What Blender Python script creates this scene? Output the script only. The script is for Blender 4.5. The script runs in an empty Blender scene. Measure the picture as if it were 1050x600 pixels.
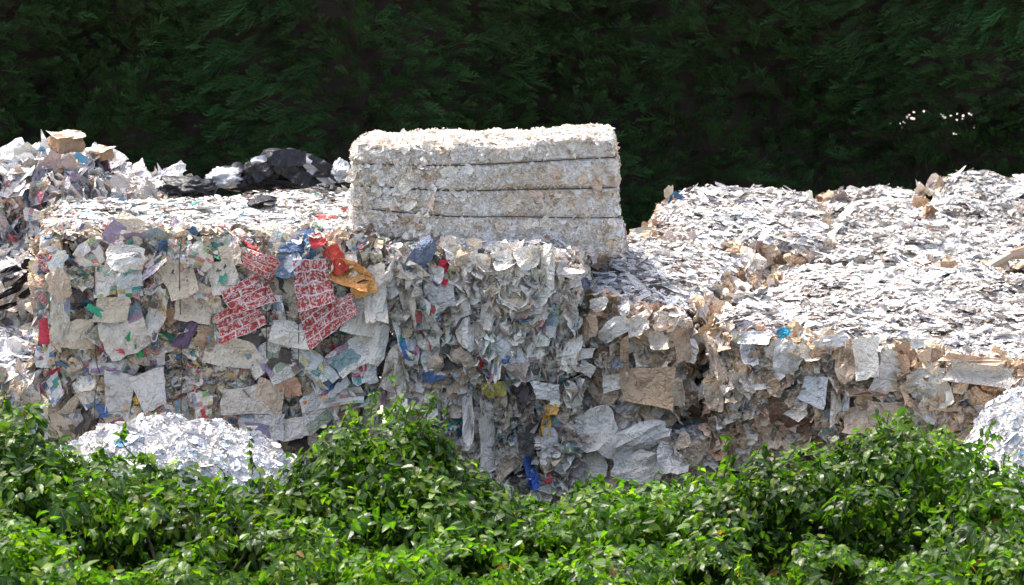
import bpy, math, random
import numpy as np
from mathutils import Vector, Matrix

# ------------------------------------------------------------------ camera, world, sun, exposure
scn = bpy.context.scene
C = scn.collection
W, H = 1050.0, 600.0
FPX, DIST, PITCH = 4500.0, 25.0, math.radians(12)
ZC = 1.2475
CAM = np.array([0, -DIST*math.cos(PITCH), ZC + DIST*math.sin(PITCH)])
FWD = np.array([0, math.cos(PITCH), -math.sin(PITCH)])
UPV = np.array([0, math.sin(PITCH), math.cos(PITCH)])
cam_data = bpy.data.cameras.new('camera')
cam = bpy.data.objects.new('camera', cam_data)
C.objects.link(cam)
cam.location = CAM
cam.rotation_euler = (math.pi/2 - PITCH, 0, 0)
cam_data.sensor_width = 36
cam_data.lens = 36*FPX/W
cam_data.clip_end = 3000
cam_data.clip_start = 0.5
cam_data.dof.use_dof = True
cam_data.dof.focus_distance = 24.8
cam_data.dof.aperture_fstop = 4.5
scn.camera = cam

SUN_EL, SUN_AZ = math.radians(63), math.radians(-50)
world = bpy.data.worlds.new("World")
scn.world = world
world.use_nodes = True
wn = world.node_tree
sky = wn.nodes.new('ShaderNodeTexSky')
sky.sky_type = 'NISHITA'
sky.sun_disc = False
sky.sun_elevation = SUN_EL
sky.sun_rotation = SUN_AZ
sky.dust_density = 5.0
sky.ozone_density = 0.2
wn.nodes['Background'].inputs[1].default_value = 0.15
wn.links.new(sky.outputs[0], wn.nodes['Background'].inputs[0])
sl = bpy.data.lights.new('sun', 'SUN')
sl.energy = 2.25
sl.angle = math.radians(0.5)
sl.color = (1, 0.965, 0.91)
so = bpy.data.objects.new('sun', sl)
C.objects.link(so)
sd = Vector((math.sin(SUN_AZ)*math.cos(SUN_EL), math.cos(SUN_AZ)*math.cos(SUN_EL), math.sin(SUN_EL)))
so.rotation_euler = sd.to_track_quat('Z', 'Y').to_euler()
so.location = (0, 0, 20)
scn.view_settings.view_transform = 'Standard'
scn.view_settings.look = 'None'
scn.view_settings.gamma = 1
scn.view_settings.exposure = 1.65

def at(px, py, Y):
    """point on the vertical plane y = Y that shows at pixel (px, py) of the 1050x600 photograph"""
    d = FWD + UPV*((300-py)/FPX)
    d = d + np.array([1.0, 0, 0])*((px-525)/FPX)
    t = (Y - CAM[1])/d[1]
    return CAM + d*t

RNG = np.random.default_rng(11)
random.seed(5)

# ------------------------------------------------------------------ noise
def _hash(ix, iy, iz, seed):
    h = (ix.astype(np.int64)*73856093) ^ (iy.astype(np.int64)*19349663) ^ (iz.astype(np.int64)*83492791) ^ (seed*2654435761)
    h = (h ^ (h >> 13))*1274126177
    h = h & 0x7fffffff
    h = (h ^ (h >> 15))*2246822519 & 0x7fffffff
    return (h & 0xffff)/65535.0
def vnoise(P, seed=0):
    P = np.asarray(P, float)
    i = np.floor(P).astype(np.int64)
    f = P-i
    f = f*f*(3-2*f)
    r = 0
    for a in (0, 1):
        for b in (0, 1):
            for c in (0, 1):
                w = (f[:, 0] if a else 1-f[:, 0])*(f[:, 1] if b else 1-f[:, 1])*(f[:, 2] if c else 1-f[:, 2])
                r = r + w*_hash(i[:, 0]+a, i[:, 1]+b, i[:, 2]+c, seed)
    return r*2-1
def fbm(P, seed=0, octs=3):
    r, a = 0, 1.0
    for o in range(octs):
        r = r + a*vnoise(P*(2**o), seed+o)
        a *= .5
    return r

# ------------------------------------------------------------------ tagging
def tag(o, label=None, cat=None, group=None, kind=None):
    if label: o['label'] = label
    if cat: o['category'] = cat
    if group: o['group'] = group
    if kind: o['kind'] = kind
    return o
def empty(name, loc, label, cat, group=None):
    o = bpy.data.objects.new(name, None)
    o.empty_display_size = .1
    C.objects.link(o)
    o.location = loc
    return tag(o, label, cat, group)
def mesh_np(name, V, F, mat, uv=None, tint=None, smooth=False):
    """V (n,3), F (m,k) with one k; uv per vertex, tint per vertex rgba"""
    me = bpy.data.meshes.new(name)
    V = np.asarray(V, np.float32); F = np.asarray(F, np.int32)
    me.vertices.add(len(V)); me.vertices.foreach_set('co', V.ravel())
    k = F.shape[1]
    me.loops.add(F.size); me.loops.foreach_set('vertex_index', F.ravel())
    me.polygons.add(len(F))
    me.polygons.foreach_set('loop_start', np.arange(0, F.size, k, dtype=np.int32))
    me.polygons.foreach_set('loop_total', np.full(len(F), k, np.int32))
    if uv is not None:
        l = me.uv_layers.new(name='UVMap')
        l.data.foreach_set('uv', np.asarray(uv, np.float32)[F.ravel()].ravel())
    me.update(calc_edges=True)
    me.polygons.foreach_set('use_smooth', np.full(len(F), smooth, bool))
    if tint is not None:
        a = me.attributes.new('tint', 'FLOAT_COLOR', 'POINT')
        a.data.foreach_set('color', np.asarray(tint, np.float32).ravel())
    me.materials.append(mat)
    return me
def link(name, me, parent=None, loc=None, kind=None, label=None):
    o = bpy.data.objects.new(name, me)
    C.objects.link(o)
    if parent: o.parent = parent
    if loc is not None: o.location = loc
    if kind: o['kind'] = kind
    if label: o['label'] = label
    return o

# ------------------------------------------------------------------ materials
def nt_new(name):
    m = bpy.data.materials.new(name)
    m.use_nodes = True
    nt = m.node_tree
    nt.nodes.clear()
    return m, nt
def N(nt, typ, **kw):
    n = nt.nodes.new(typ)
    ins = kw.pop('ins', {})
    for k, v in kw.items(): setattr(n, k, v)
    for k, v in ins.items():
        if isinstance(v, bpy.types.NodeSocket): nt.links.new(v, n.inputs[k])
        else: n.inputs[k].default_value = v
    return n
def MT(nt, op, a, b=0.0, clamp=False):
    return N(nt, 'ShaderNodeMath', operation=op, use_clamp=clamp, ins={0: a, 1: b}).outputs[0]
def MIX(nt, f, a, b, blend='MIX'):
    n = N(nt, 'ShaderNodeMix', data_type='RGBA', blend_type=blend)
    for k, v in ((0, f), (6, a), (7, b)):
        if isinstance(v, bpy.types.NodeSocket): nt.links.new(v, n.inputs[k])
        else: n.inputs[k].default_value = v if k == 0 else (*v, 1)
    return n.outputs[2]

def paper_material(name, from_object, translucency=.08):
    m, nt = nt_new(name)
    if from_object:
        oi = N(nt, 'ShaderNodeObjectInfo')
        col, kind = oi.outputs['Color'], oi.outputs['Alpha']
    else:
        at_ = N(nt, 'ShaderNodeAttribute', attribute_name='tint')
        col, kind = at_.outputs['Color'], at_.outputs['Alpha']
    uv = N(nt, 'ShaderNodeUVMap').outputs[0]
    sep = N(nt, 'ShaderNodeSeparateXYZ', ins={0: uv})
    # seed shifts the print from sheet to sheet
    seed = MT(nt, 'MULTIPLY', kind, 913.7)
    cseed = MT(nt, 'MULTIPLY', N(nt, 'ShaderNodeSeparateColor', ins={0: col}).outputs[1], 517.3)
    seed = MT(nt, 'ADD', seed, cseed)
    off = N(nt, 'ShaderNodeCombineXYZ', ins={0: seed, 1: seed, 2: seed}).outputs[0]
    uvs = N(nt, 'ShaderNodeVectorMath', operation='ADD', ins={0: uv, 1: off}).outputs[0]
    # lines of newsprint
    row = MT(nt, 'MULTIPLY', sep.outputs[1], 32)
    rowi = MT(nt, 'FLOOR', row)
    rowf = MT(nt, 'LESS_THAN', MT(nt, 'FRACT', row), .55)
    wv = N(nt, 'ShaderNodeCombineXYZ', ins={0: MT(nt, 'MULTIPLY', sep.outputs[0], 38), 1: MT(nt, 'ADD', rowi, seed), 2: 0.0}).outputs[0]
    words = MT(nt, 'GREATER_THAN', N(nt, 'ShaderNodeTexNoise', ins={'Vector': wv, 'Scale': 1.0, 'Detail': 0.0}).outputs[0], .42)
    blk = N(nt, 'ShaderNodeTexVoronoi', distance='CHEBYCHEV', ins={'Vector': uvs, 'Scale': 2.3, 'Randomness': .8})
    bsep = N(nt, 'ShaderNodeSeparateColor', ins={0: blk.outputs['Color']})
    has_text = MT(nt, 'GREATER_THAN', bsep.outputs[0], .35)
    text = MT(nt, 'MULTIPLY', MT(nt, 'MULTIPLY', rowf, words), has_text)
    newsprint = MIX(nt, MT(nt, 'MULTIPLY', text, .5), col, (.1, .1, .11))
    # a picture block on newsprint
    pic = MT(nt, 'MULTIPLY', MT(nt, 'GREATER_THAN', bsep.outputs[1], .72), .8)
    hsv = N(nt, 'ShaderNodeCombineColor', mode='HSV', ins={0: bsep.outputs[2], 1: .55, 2: .42}).outputs[0]
    pn = N(nt, 'ShaderNodeTexNoise', ins={'Vector': uvs, 'Scale': 9.0, 'Detail': 3.0})
    newsprint = MIX(nt, pic, newsprint, MIX(nt, pn.outputs[0], hsv, (.1, .12, .16)))
    # glossy coloured leaflet: patches of a few inks
    blocks = N(nt, 'ShaderNodeVectorMath', operation='SNAP', ins={0: uvs, 1: (.30, .17, 9.0)}).outputs[0]
    v2 = N(nt, 'ShaderNodeTexWhiteNoise', ins={'Vector': blocks})
    s2 = N(nt, 'ShaderNodeSeparateColor', ins={0: v2.outputs['Color']})
    rm = N(nt, 'ShaderNodeValToRGB', ins={0: s2.outputs[0]})
    rm.color_ramp.interpolation = 'CONSTANT'
    els = [(0, (.62, .6, .55)), (.34, (.45, .05, .05)), (.43, (.06, .18, .38)), (.52, (.68, .65, .58)), (.70, (.5, .36, .10)), (.74, (.05, .26, .22)), (.80, (.6, .55, .46)), (.90, (.08, .08, .1)), (.96, (.12, .3, .08))]
    while len(rm.color_ramp.elements) > 1: rm.color_ramp.elements.remove(rm.color_ramp.elements[0])
    rm.color_ramp.elements[0].position = 0; rm.color_ramp.elements[0].color = (*els[0][1], 1)
    for p, c in els[1:]:
        e = rm.color_ramp.elements.new(p); e.color = (*c, 1)
    leaflet = MIX(nt, .8, col, rm.outputs[0])
    leaflet = MIX(nt, MT(nt, 'MULTIPLY', text, .55), leaflet, (.75, .72, .68))
    # red offers printed in a grid
    br = N(nt, 'ShaderNodeTexBrick', offset=.35, ins={'Vector': uv, 'Color1': (.44, .04, .035, 1), 'Color2': (.30, .03, .035, 1), 'Mortar': (.7, .62, .58, 1), 'Scale': 4.0, 'Mortar Size': .06, 'Brick Width': 2.1, 'Row Height': 1.0})
    rn = N(nt, 'ShaderNodeTexNoise', ins={'Vector': uvs, 'Scale': 15.0, 'Detail': 3.0})
    redp = MIX(nt, MT(nt, 'MULTIPLY', MT(nt, 'MULTIPLY', words, MT(nt, 'GREATER_THAN', rn.outputs[0], .5)), .75), br.outputs[0], (.70, .6, .56))
    k1 = MT(nt, 'GREATER_THAN', kind, .25)
    k2 = MT(nt, 'GREATER_THAN', kind, .5)
    k3 = MT(nt, 'GREATER_THAN', kind, .75)
    c = MIX(nt, k1, col, newsprint)
    c = MIX(nt, k2, c, leaflet)
    c = MIX(nt, k3, c, MIX(nt, MT(nt, 'MULTIPLY', pn.outputs[0], .12), redp, (.58, .48, .42)))
    # weathering
    geo = N(nt, 'ShaderNodeTexCoord').outputs['Object']
    wp = N(nt, 'ShaderNodeNewGeometry').outputs['Position']
    n1 = N(nt, 'ShaderNodeTexNoise', ins={'Vector': wp, 'Scale': 9.0, 'Detail': 4.0})
    st = N(nt, 'ShaderNodeMapRange', ins={0: n1.outputs[0], 1: .5, 2: .75, 3: 0.0, 4: .4}).outputs[0]
    c = MIX(nt, st, c, MIX(nt, 1.0, c, (.72, .58, .44), 'MULTIPLY'))
    bn = N(nt, 'ShaderNodeTexNoise', ins={'Vector': wp, 'Scale': 55.0, 'Detail': 3.0, 'Roughness': .6})
    bv = N(nt, 'ShaderNodeTexVoronoi', feature='DISTANCE_TO_EDGE', ins={'Vector': wp, 'Scale': 22.0})
    dn = N(nt, 'ShaderNodeTexNoise', ins={'Vector': wp, 'Scale': 14.0, 'Detail': 2.0})
    wv2 = N(nt, 'ShaderNodeVectorMath', operation='ADD', ins={0: wp, 1: N(nt, 'ShaderNodeVectorMath', operation='SCALE', ins={0: dn.outputs[1], 3: .12}).outputs[0]}).outputs[0]
    nt.links.new(wv2, bv.inputs['Vector'])
    rdg = MT(nt, 'ABSOLUTE', MT(nt, 'SUBTRACT', N(nt, 'ShaderNodeTexNoise', ins={'Vector': wv2, 'Scale': 17.0, 'Detail': 3.0}).outputs[0], .5))
    hgt = MT(nt, 'ADD', MT(nt, 'MULTIPLY', bn.outputs[0], .6), MT(nt, 'ADD', MT(nt, 'MULTIPLY', rdg, 5.0), MT(nt, 'MULTIPLY', MT(nt, 'MINIMUM', bv.outputs[0], .25), 1.0)))
    bump = N(nt, 'ShaderNodeBump', ins={'Strength': .85, 'Distance': .014, 'Height': hgt})
    pb = N(nt, 'ShaderNodeBsdfPrincipled', ins={'Base Color': c, 'Roughness': .8, 'Specular IOR Level': .2, 'Normal': bump.outputs[0]})
    tr = N(nt, 'ShaderNodeBsdfTranslucent', ins={'Color': c})
    mx = N(nt, 'ShaderNodeMixShader', ins={0: translucency, 1: pb.outputs[0], 2: tr.outputs[0]})
    o = N(nt, 'ShaderNodeOutputMaterial', ins={0: mx.outputs[0]})
    return m

M_PAPER_OBJ = paper_material('printed_paper', True)
M_PAPER = paper_material('printed_paper_loose', False)

def core_material(name, c1, c2, c3):
    m, nt = nt_new(name)
    wp = N(nt, 'ShaderNodeNewGeometry').outputs['Position']
    n1 = N(nt, 'ShaderNodeTexNoise', ins={'Vector': wp, 'Scale': 14.0, 'Detail': 5.0, 'Roughness': .65})
    v = N(nt, 'ShaderNodeTexVoronoi', ins={'Vector': wp, 'Scale': 28.0})
    vs = N(nt, 'ShaderNodeSeparateColor', ins={0: v.outputs['Color']})
    c = MIX(nt, n1.outputs[0], c1, c2)
    c = MIX(nt, MT(nt, 'GREATER_THAN', vs.outputs[0], .6), c, c3)
    mp = N(nt, 'ShaderNodeMapping', ins={'Vector': wp, 'Scale': (30, 30, 90)})
    n2 = N(nt, 'ShaderNodeTexNoise', ins={'Vector': mp.outputs[0], 'Scale': 1.0, 'Detail': 4.0})
    bump = N(nt, 'ShaderNodeBump', ins={'Strength': .9, 'Distance': .015, 'Height': n2.outputs[0]})
    pb = N(nt, 'ShaderNodeBsdfPrincipled', ins={'Base Color': c, 'Roughness': .85, 'Specular IOR Level': .2, 'Normal': bump.outputs[0]})
    N(nt, 'ShaderNodeOutputMaterial', ins={0: pb.outputs[0]})
    return m
M_CORE_MIX = core_material('pressed_mixed_paper', (.22, .19, .15), (.40, .36, .31), (.36, .33, .29))  # core colour darkened so gaps between the sheets read as shade
M_CORE_TAN = core_material('pressed_tan_paper', (.20, .14, .10), (.38, .30, .23), (.38, .33, .28))  # darkened likewise, painted shade behind the tan sheets
M_CORE_WHITE = core_material('pressed_white_paper', (.5, .44, .36), (.68, .65, .6), (.7, .68, .65))
M_CORE_GREY = core_material('pressed_grey_film', (.22, .22, .24), (.5, .5, .52), (.55, .54, .54))

def simple(name, col, rough=.5, spec=.5, metal=0.0, noise=0.0, nscale=20.0, bump=0.0):
    m, nt = nt_new(name)
    wp = N(nt, 'ShaderNodeNewGeometry').outputs['Position']
    n1 = N(nt, 'ShaderNodeTexNoise', ins={'Vector': wp, 'Scale': nscale, 'Detail': 5.0})
    c = MIX(nt, MT(nt, 'MULTIPLY', n1.outputs[0], noise), col, tuple(x*.3 for x in col))
    bp = N(nt, 'ShaderNodeBump', ins={'Strength': bump, 'Distance': .01, 'Height': n1.outputs[0]})
    pb = N(nt, 'ShaderNodeBsdfPrincipled', ins={'Base Color': c, 'Roughness': rough, 'Specular IOR Level': spec, 'Metallic': metal, 'Normal': bp.outputs[0]})
    N(nt, 'ShaderNodeOutputMaterial', ins={0: pb.outputs[0]})
    return m
M_WIRE = simple('rusty_wire', (.09, .065, .05), .6, .4, .4, .6, 60)
M_BLACK = simple('black_plastic_film', (.012, .012, .014), .38, .35, 0, .3, 40, .9)
M_GREYFILM = simple('grey_plastic_film', (.34, .35, .37), .35, .5, 0, .5, 12, .3)
M_CARD = simple('brown_cardboard', (.36, .22, .13), .8, .2, 0, .5, 25, .4)
M_STEM = simple('plant_stem', (.10, .075, .04), .7, .3, 0, .5, 30)
M_BARK = simple('hedge_bark', (.035, .026, .02), .9, .1, 0, .5, 30, .6)

def leaf_material(name, from_object, cscale=(1, 1, 1), trans=.40, gloss=.36, spec=.28):
    m, nt = nt_new(name)
    if from_object: col = N(nt, 'ShaderNodeObjectInfo').outputs['Color']
    else: col = N(nt, 'ShaderNodeAttribute', attribute_name='tint').outputs['Color']
    uv = N(nt, 'ShaderNodeUVMap').outputs[0]
    s = N(nt, 'ShaderNodeSeparateXYZ', ins={0: uv})
    rib = MT(nt, 'LESS_THAN', MT(nt, 'ABSOLUTE', MT(nt, 'SUBTRACT', s.outputs[0], .5)), .035)
    c = MIX(nt, MT(nt, 'MULTIPLY', rib, .4), col, (.2, .3, .06))
    wp = N(nt, 'ShaderNodeNewGeometry').outputs['Position']
    n1 = N(nt, 'ShaderNodeTexNoise', ins={'Vector': wp, 'Scale': 60.0, 'Detail': 2.0})
    bp = N(nt, 'ShaderNodeBump', ins={'Strength': .4, 'Distance': .004, 'Height': n1.outputs[0]})
    pb = N(nt, 'ShaderNodeBsdfPrincipled', ins={'Base Color': c, 'Roughness': gloss, 'Specular IOR Level': spec, 'Normal': bp.outputs[0]})
    tc = MIX(nt, 1.0, c, (2.0, 2.7, .5), 'MULTIPLY')
    tr = N(nt, 'ShaderNodeBsdfTranslucent', ins={'Color': tc})
    mx = N(nt, 'ShaderNodeMixShader', ins={0: trans, 1: pb.outputs[0], 2: tr.outputs[0]})
    N(nt, 'ShaderNodeOutputMaterial', ins={0: mx.outputs[0]})
    return m
M_LEAF_OBJ = leaf_material('creeper_leaf', True)
M_LEAF = leaf_material('creeper_leaf_mass', False)
M_HEDGE = leaf_material('conifer_needles', False, trans=.12, gloss=.7, spec=.08)

# ------------------------------------------------------------------ the ground
def ground():
    m, nt = nt_new('dusty_concrete')
    wp = N(nt, 'ShaderNodeNewGeometry').outputs['Position']
    n1 = N(nt, 'ShaderNodeTexNoise', ins={'Vector': wp, 'Scale': 1.5, 'Detail': 8.0})
    n2 = N(nt, 'ShaderNodeTexNoise', ins={'Vector': wp, 'Scale': 30.0, 'Detail': 4.0})
    c = MIX(nt, n1.outputs[0], (.30, .28, .25), (.42, .40, .37))
    c = MIX(nt, MT(nt, 'MULTIPLY', n2.outputs[0], .4), c, (.2, .18, .15))
    bp = N(nt, 'ShaderNodeBump', ins={'Strength': .5, 'Distance': .02, 'Height': n2.outputs[0]})
    pb = N(nt, 'ShaderNodeBsdfPrincipled', ins={'Base Color': c, 'Roughness': .9, 'Normal': bp.outputs[0]})
    N(nt, 'ShaderNodeOutputMaterial', ins={0: pb.outputs[0]})
    n = 60
    xs = np.sinh(np.linspace(-5, 5, n))/math.sinh(5)*900
    X, Y = np.meshgrid(xs, xs)
    Z = np.zeros_like(X)
    V = np.stack([X.ravel(), Y.ravel(), Z.ravel()], 1)
    F = np.array([(j*n+i, j*n+i+1, (j+1)*n+i+1, (j+1)*n+i) for j in range(n-1) for i in range(n-1)])
    tag(link('ground', mesh_np('ground', V, F, m)), kind='structure')
ground()

# ------------------------------------------------------------------ sheets of paper: shape library
def sheet_variant(rng, n, fold, curl, torn, corner=.12, rnd=0.0):
    g = np.linspace(-.5, .5, n)
    U, Vv = np.meshgrid(g, g)
    p = np.stack([U.ravel(), Vv.ravel()], 1)
    # torn outline: move the four corners, then jitter the rim
    cj = np.clip(rng.normal(0, corner, (4, 2)), -corner*1.4, corner*1.4)
    a, b = p[:, 0]+.5, p[:, 1]+.5
    d = ((1-a)*(1-b))[:, None]*cj[0]+(a*(1-b))[:, None]*cj[1]+(a*b)[:, None]*cj[2]+((1-a)*b)[:, None]*cj[3]
    q = p + d
    if rnd:
        A, Bc = p[:, 0]*2, p[:, 1]*2
        disc = np.column_stack([A*np.sqrt(1-Bc*Bc/2), Bc*np.sqrt(1-A*A/2)])/2
        q = disc*rnd+p*(1-rnd)+d*.6
    rim = (np.abs(p).max(1) > .49)
    q[rim] += rng.normal(0, torn, (rim.sum(), 2))
    q[~rim] += rng.normal(0, .03, ((~rim).sum(), 2))
    z = np.zeros(len(p))
    for _ in range(5):
        th = rng.uniform(0, math.pi)
        dd = q@np.array([math.cos(th), math.sin(th)])-rng.uniform(-.35, .35)
        z += rng.uniform(-1, 1)*fold*np.abs(dd)
    z += rng.normal(0, fold*.12, len(p))
    th = rng.uniform(0, 2*math.pi)
    t = q@np.array([math.cos(th), math.sin(th)])
    z += curl*rng.uniform(.3, 1)*np.maximum(t, 0)**2*2
    z -= z.mean()
    uv = p+.5
    return np.column_stack([q, z]), uv
def lib(rng, K, n, fold, curl, torn, corner=.12, rnd=0.0):
    vs, us = zip(*[sheet_variant(rng, n, fold, curl, torn, corner, rnd) for _ in range(K)])
    F = np.array([(j*n+i, j*n+i+1, (j+1)*n+i+1, (j+1)*n+i) for j in range(n-1) for i in range(n-1)])
    # split each quad into triangles so that every fold is crisp
    T = np.concatenate([F[:, [0, 1, 2]], F[:, [0, 2, 3]]])
    return dict(V=np.array(vs), U=np.array(us), F=T, K=K)
LIBS = {
    'flat': lib(RNG, 26, 6, .22, .10, .02),
    'crumple': lib(RNG, 30, 6, .55, .30, .03, .12, .45),
    'curl': lib(RNG, 20, 5, .45, .6, .035, .12, .35),
    'chip': lib(RNG, 24, 4, .5, .25, .05, .12, .6),
    'press': lib(RNG, 24, 7, .42, .10, .02, .09, .1),
    'layer': lib(RNG, 26, 5, .16, .12, .03, .12, .7),
    'shred': lib(RNG, 16, 2, .4, .3, .12, .25),
}
for L_name, L in LIBS.items(): L['mesh'] = {}
def lib_mesh(L_name, k, mat=None):
    L = LIBS[L_name]
    if k not in L['mesh']:
        L['mesh'][k] = mesh_np('paper_sheet_'+L_name, L['V'][k], L['F'], M_PAPER_OBJ, L['U'][k])
    return L['mesh'][k]

def frames(n, spin, rng_axis=None):
    """orthonormal frames (N,3,3) columns t,b,n"""
    n = n/np.linalg.norm(n, axis=1, keepdims=True)
    ref = np.tile(np.array([1.0, 0, 0]), (len(n), 1))
    bad = np.abs(n[:, 0]) > .92
    ref[bad] = (0, 0, 1)
    t = ref-(ref*n).sum(1, keepdims=True)*n
    t /= np.linalg.norm(t, axis=1, keepdims=True)
    b = np.cross(n, t)
    c, s = np.cos(spin)[:, None], np.sin(spin)[:, None]
    return np.stack([t*c+b*s, -t*s+b*c, n], 2)

class Batch:
    """sheets waiting to be turned into single parts (the largest) and one loose mass"""
    def __init__(s): s.items = []
    def add(s, lib_name, pos, R, scale, tint, prio):
        k = RNG.integers(0, LIBS[lib_name]['K'], len(pos))
        s.items.append((lib_name, k, pos, R, scale, tint, prio))
    def build(s, root, nparts=290, part='paper_sheet', mass='loose_paper', mat=None):
        base = np.array(root.location)
        allp = np.concatenate([it[6] for it in s.items])
        cut = np.sort(allp)[::-1][min(nparts, len(allp)-1)] if nparts > 0 else 1e9
        VV, FF, UU, TT = [], [], [], []
        off = 0
        for (ln, k, pos, R, sc, tint, pr) in s.items:
            L = LIBS[ln]
            single = pr > cut
            for i in np.nonzero(single)[0]:
                o = bpy.data.objects.new(part, lib_mesh(ln, int(k[i])))
                C.objects.link(o)
                o.parent = root
                M = np.eye(4)
                M[:3, :3] = R[i]*sc[i][None, :]
                M[:3, 3] = pos[i]-base
                o.matrix_basis = Matrix(M.tolist())
                o.color = tuple(float(x) for x in tint[i])
            r = ~single
            if r.any():
                loc = L['V'][k[r]]*sc[r][:, None, :]
                w = np.einsum('nij,nvj->nvi', R[r], loc)+pos[r][:, None, :]
                nv = L['V'].shape[1]
                cnt = r.sum()
                VV.append(w.reshape(-1, 3))
                UU.append(L['U'][k[r]].reshape(-1, 2))
                TT.append(np.repeat(tint[r], nv, 0))
                FF.append((L['F'][None]+(off+np.arange(cnt)*nv)[:, None, None]).reshape(-1, 3))
                off += cnt*nv
        if VV:
            me = mesh_np(mass, np.concatenate(VV)-base, np.concatenate(FF), mat or M_PAPER, np.concatenate(UU), np.concatenate(TT))
            link(mass, me, root, kind='stuff')

def tints(pal, n):
    """pal: list of (weight, rgb, jitter, kind_lo, kind_hi)"""
    w = np.array([p[0] for p in pal], float); w /= w.sum()
    idx = RNG.choice(len(pal), n, p=w)
    rgb = np.array([p[1] for p in pal])[idx]
    jit = np.array([p[2] for p in pal])[idx]
    v = 1+RNG.normal(0, 1, n)*jit
    if pal is PAL_TOP or pal is PAL_TOPMIX: rgb = rgb*np.array([1.0, .995, .985])
    elif pal is not PAL_SNOW: rgb = rgb*np.array([1.05, .985, .90])
    rgb = np.clip(rgb*v[:, None]*(1+RNG.normal(0, .02, (n, 3))), .01, .86)
    lo = np.array([p[3] for p in pal])[idx]; hi = np.array([p[4] for p in pal])[idx]
    return np.column_stack([rgb, RNG.uniform(lo, hi)])
PAL_NEWS = [(4, (.66, .60, .51), .12, .0, .5), (2.6, (.73, .70, .64), .1, .0, .5), (4.5, (.52, .44, .33), .14, .0, .3), (2, (.60, .58, .56), .12, .26, .5),
            (6.5, (.60, .55, .48), .18, .51, .74), (.35, (.45, .06, .07), .2, .0, .2), (.22, (.10, .18, .34), .3, .0, .2), (.2, (.06, .26, .26), .2, 0, .2), (1.0, (.42, .12, .12), .3, .51, .74), (.8, (.16, .26, .4), .3, .51, .74),
            (.15, (.55, .4, .1), .2, 0, .2), (2.2, (.14, .12, .11), .3, 0, .2), (.15, (.45, .16, .28), .2, 0, .2), (1.2, (.34, .26, .19), .2, 0, .2)]
PAL_MIXWHITE = [(6, (.72, .69, .64), .12, .0, .3), (4, (.75, .73, .70), .1, .0, .3), (2.5, (.52, .50, .49), .14, .0, .5), (2.4, (.52, .44, .36), .14, .0, .3),
            (1.4, (.55, .52, .48), .15, .51, .74), (.12, (.45, .07, .07), .2, .0, .2), (.3, (.10, .20, .38), .3, .0, .2), (.6, (.2, .28, .4), .3, .51, .74), (.1, (.05, .26, .28), .2, 0, .2),
            (.12, (.42, .38, .16), .2, 0, .2), (.7, (.13, .12, .12), .3, 0, .2), (.8, (.36, .30, .25), .2, 0, .2)]
PAL_TAN = [(5, (.62, .51, .40), .12, 0, .2), (4, (.50, .38, .28), .16, 0, .2), (4.2, (.70, .66, .60), .1, 0, .28), (2, (.5, .5, .52), .12, 0, .28),
           (1.0, (.3, .21, .15), .2, 0, .2), (1.5, (.75, .73, .70), .08, 0, .2), (.12, (.08, .2, .35), .2, 0, .2)]
PAL_TOP = [(8, (.74, .73, .72), .09, 0, .2), (3.0, (.58, .57, .56), .12, 0, .2), (1.8, (.50, .46, .42), .18, 0, .2), (.9, (.30, .25, .22), .25, 0, .2), (.3, (.2, .2, .22), .3, 0, .2)]
PAL_TOPMIX = PAL_TOP+[(.25, (.12, .3, .45), .2, 0, .2), (.15, (.5, .1, .1), .2, 0, .2), (.2, (.55, .35, .15), .2, 0, .2), (.6, (.6, .6, .62), .2, .51, .74), (.15, (.08, .3, .25), .2, 0, .2)]
PAL_FILM = [(4, (.55, .56, .6), .15, 0, .2), (3, (.72, .72, .74), .1, 0, .2), (2, (.38, .34, .33), .2, 0, .5), (2, (.5, .42, .36), .15, 0, .4), (.8, (.3, .2, .28), .2, 0, .3), (.9, (.12, .13, .17), .3, 0, .2), (.5, (.2, .32, .5), .2, 0, .2), (.3, (.5, .2, .25), .2, 0, .2), (.8, (.55, .5, .45), .2, .51, .74)]
PAL_SHRED = [(6, (.74, .72, .69), .07, 0, .2), (1.2, (.64, .57, .49), .10, 0, .2), (.5, (.5, .40, .31), .15, 0, .2), (3, (.79, .78, .77), .05, 0, .2)]
PAL_SNOW = [(6, (.66, .655, .66), .07, 0, .2), (2, (.6, .62, .68), .1, 0, .2), (1, (.5, .47, .45), .2, 0, .2), (.1, (.12, .3, .45), .2, 0, .2)]

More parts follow.
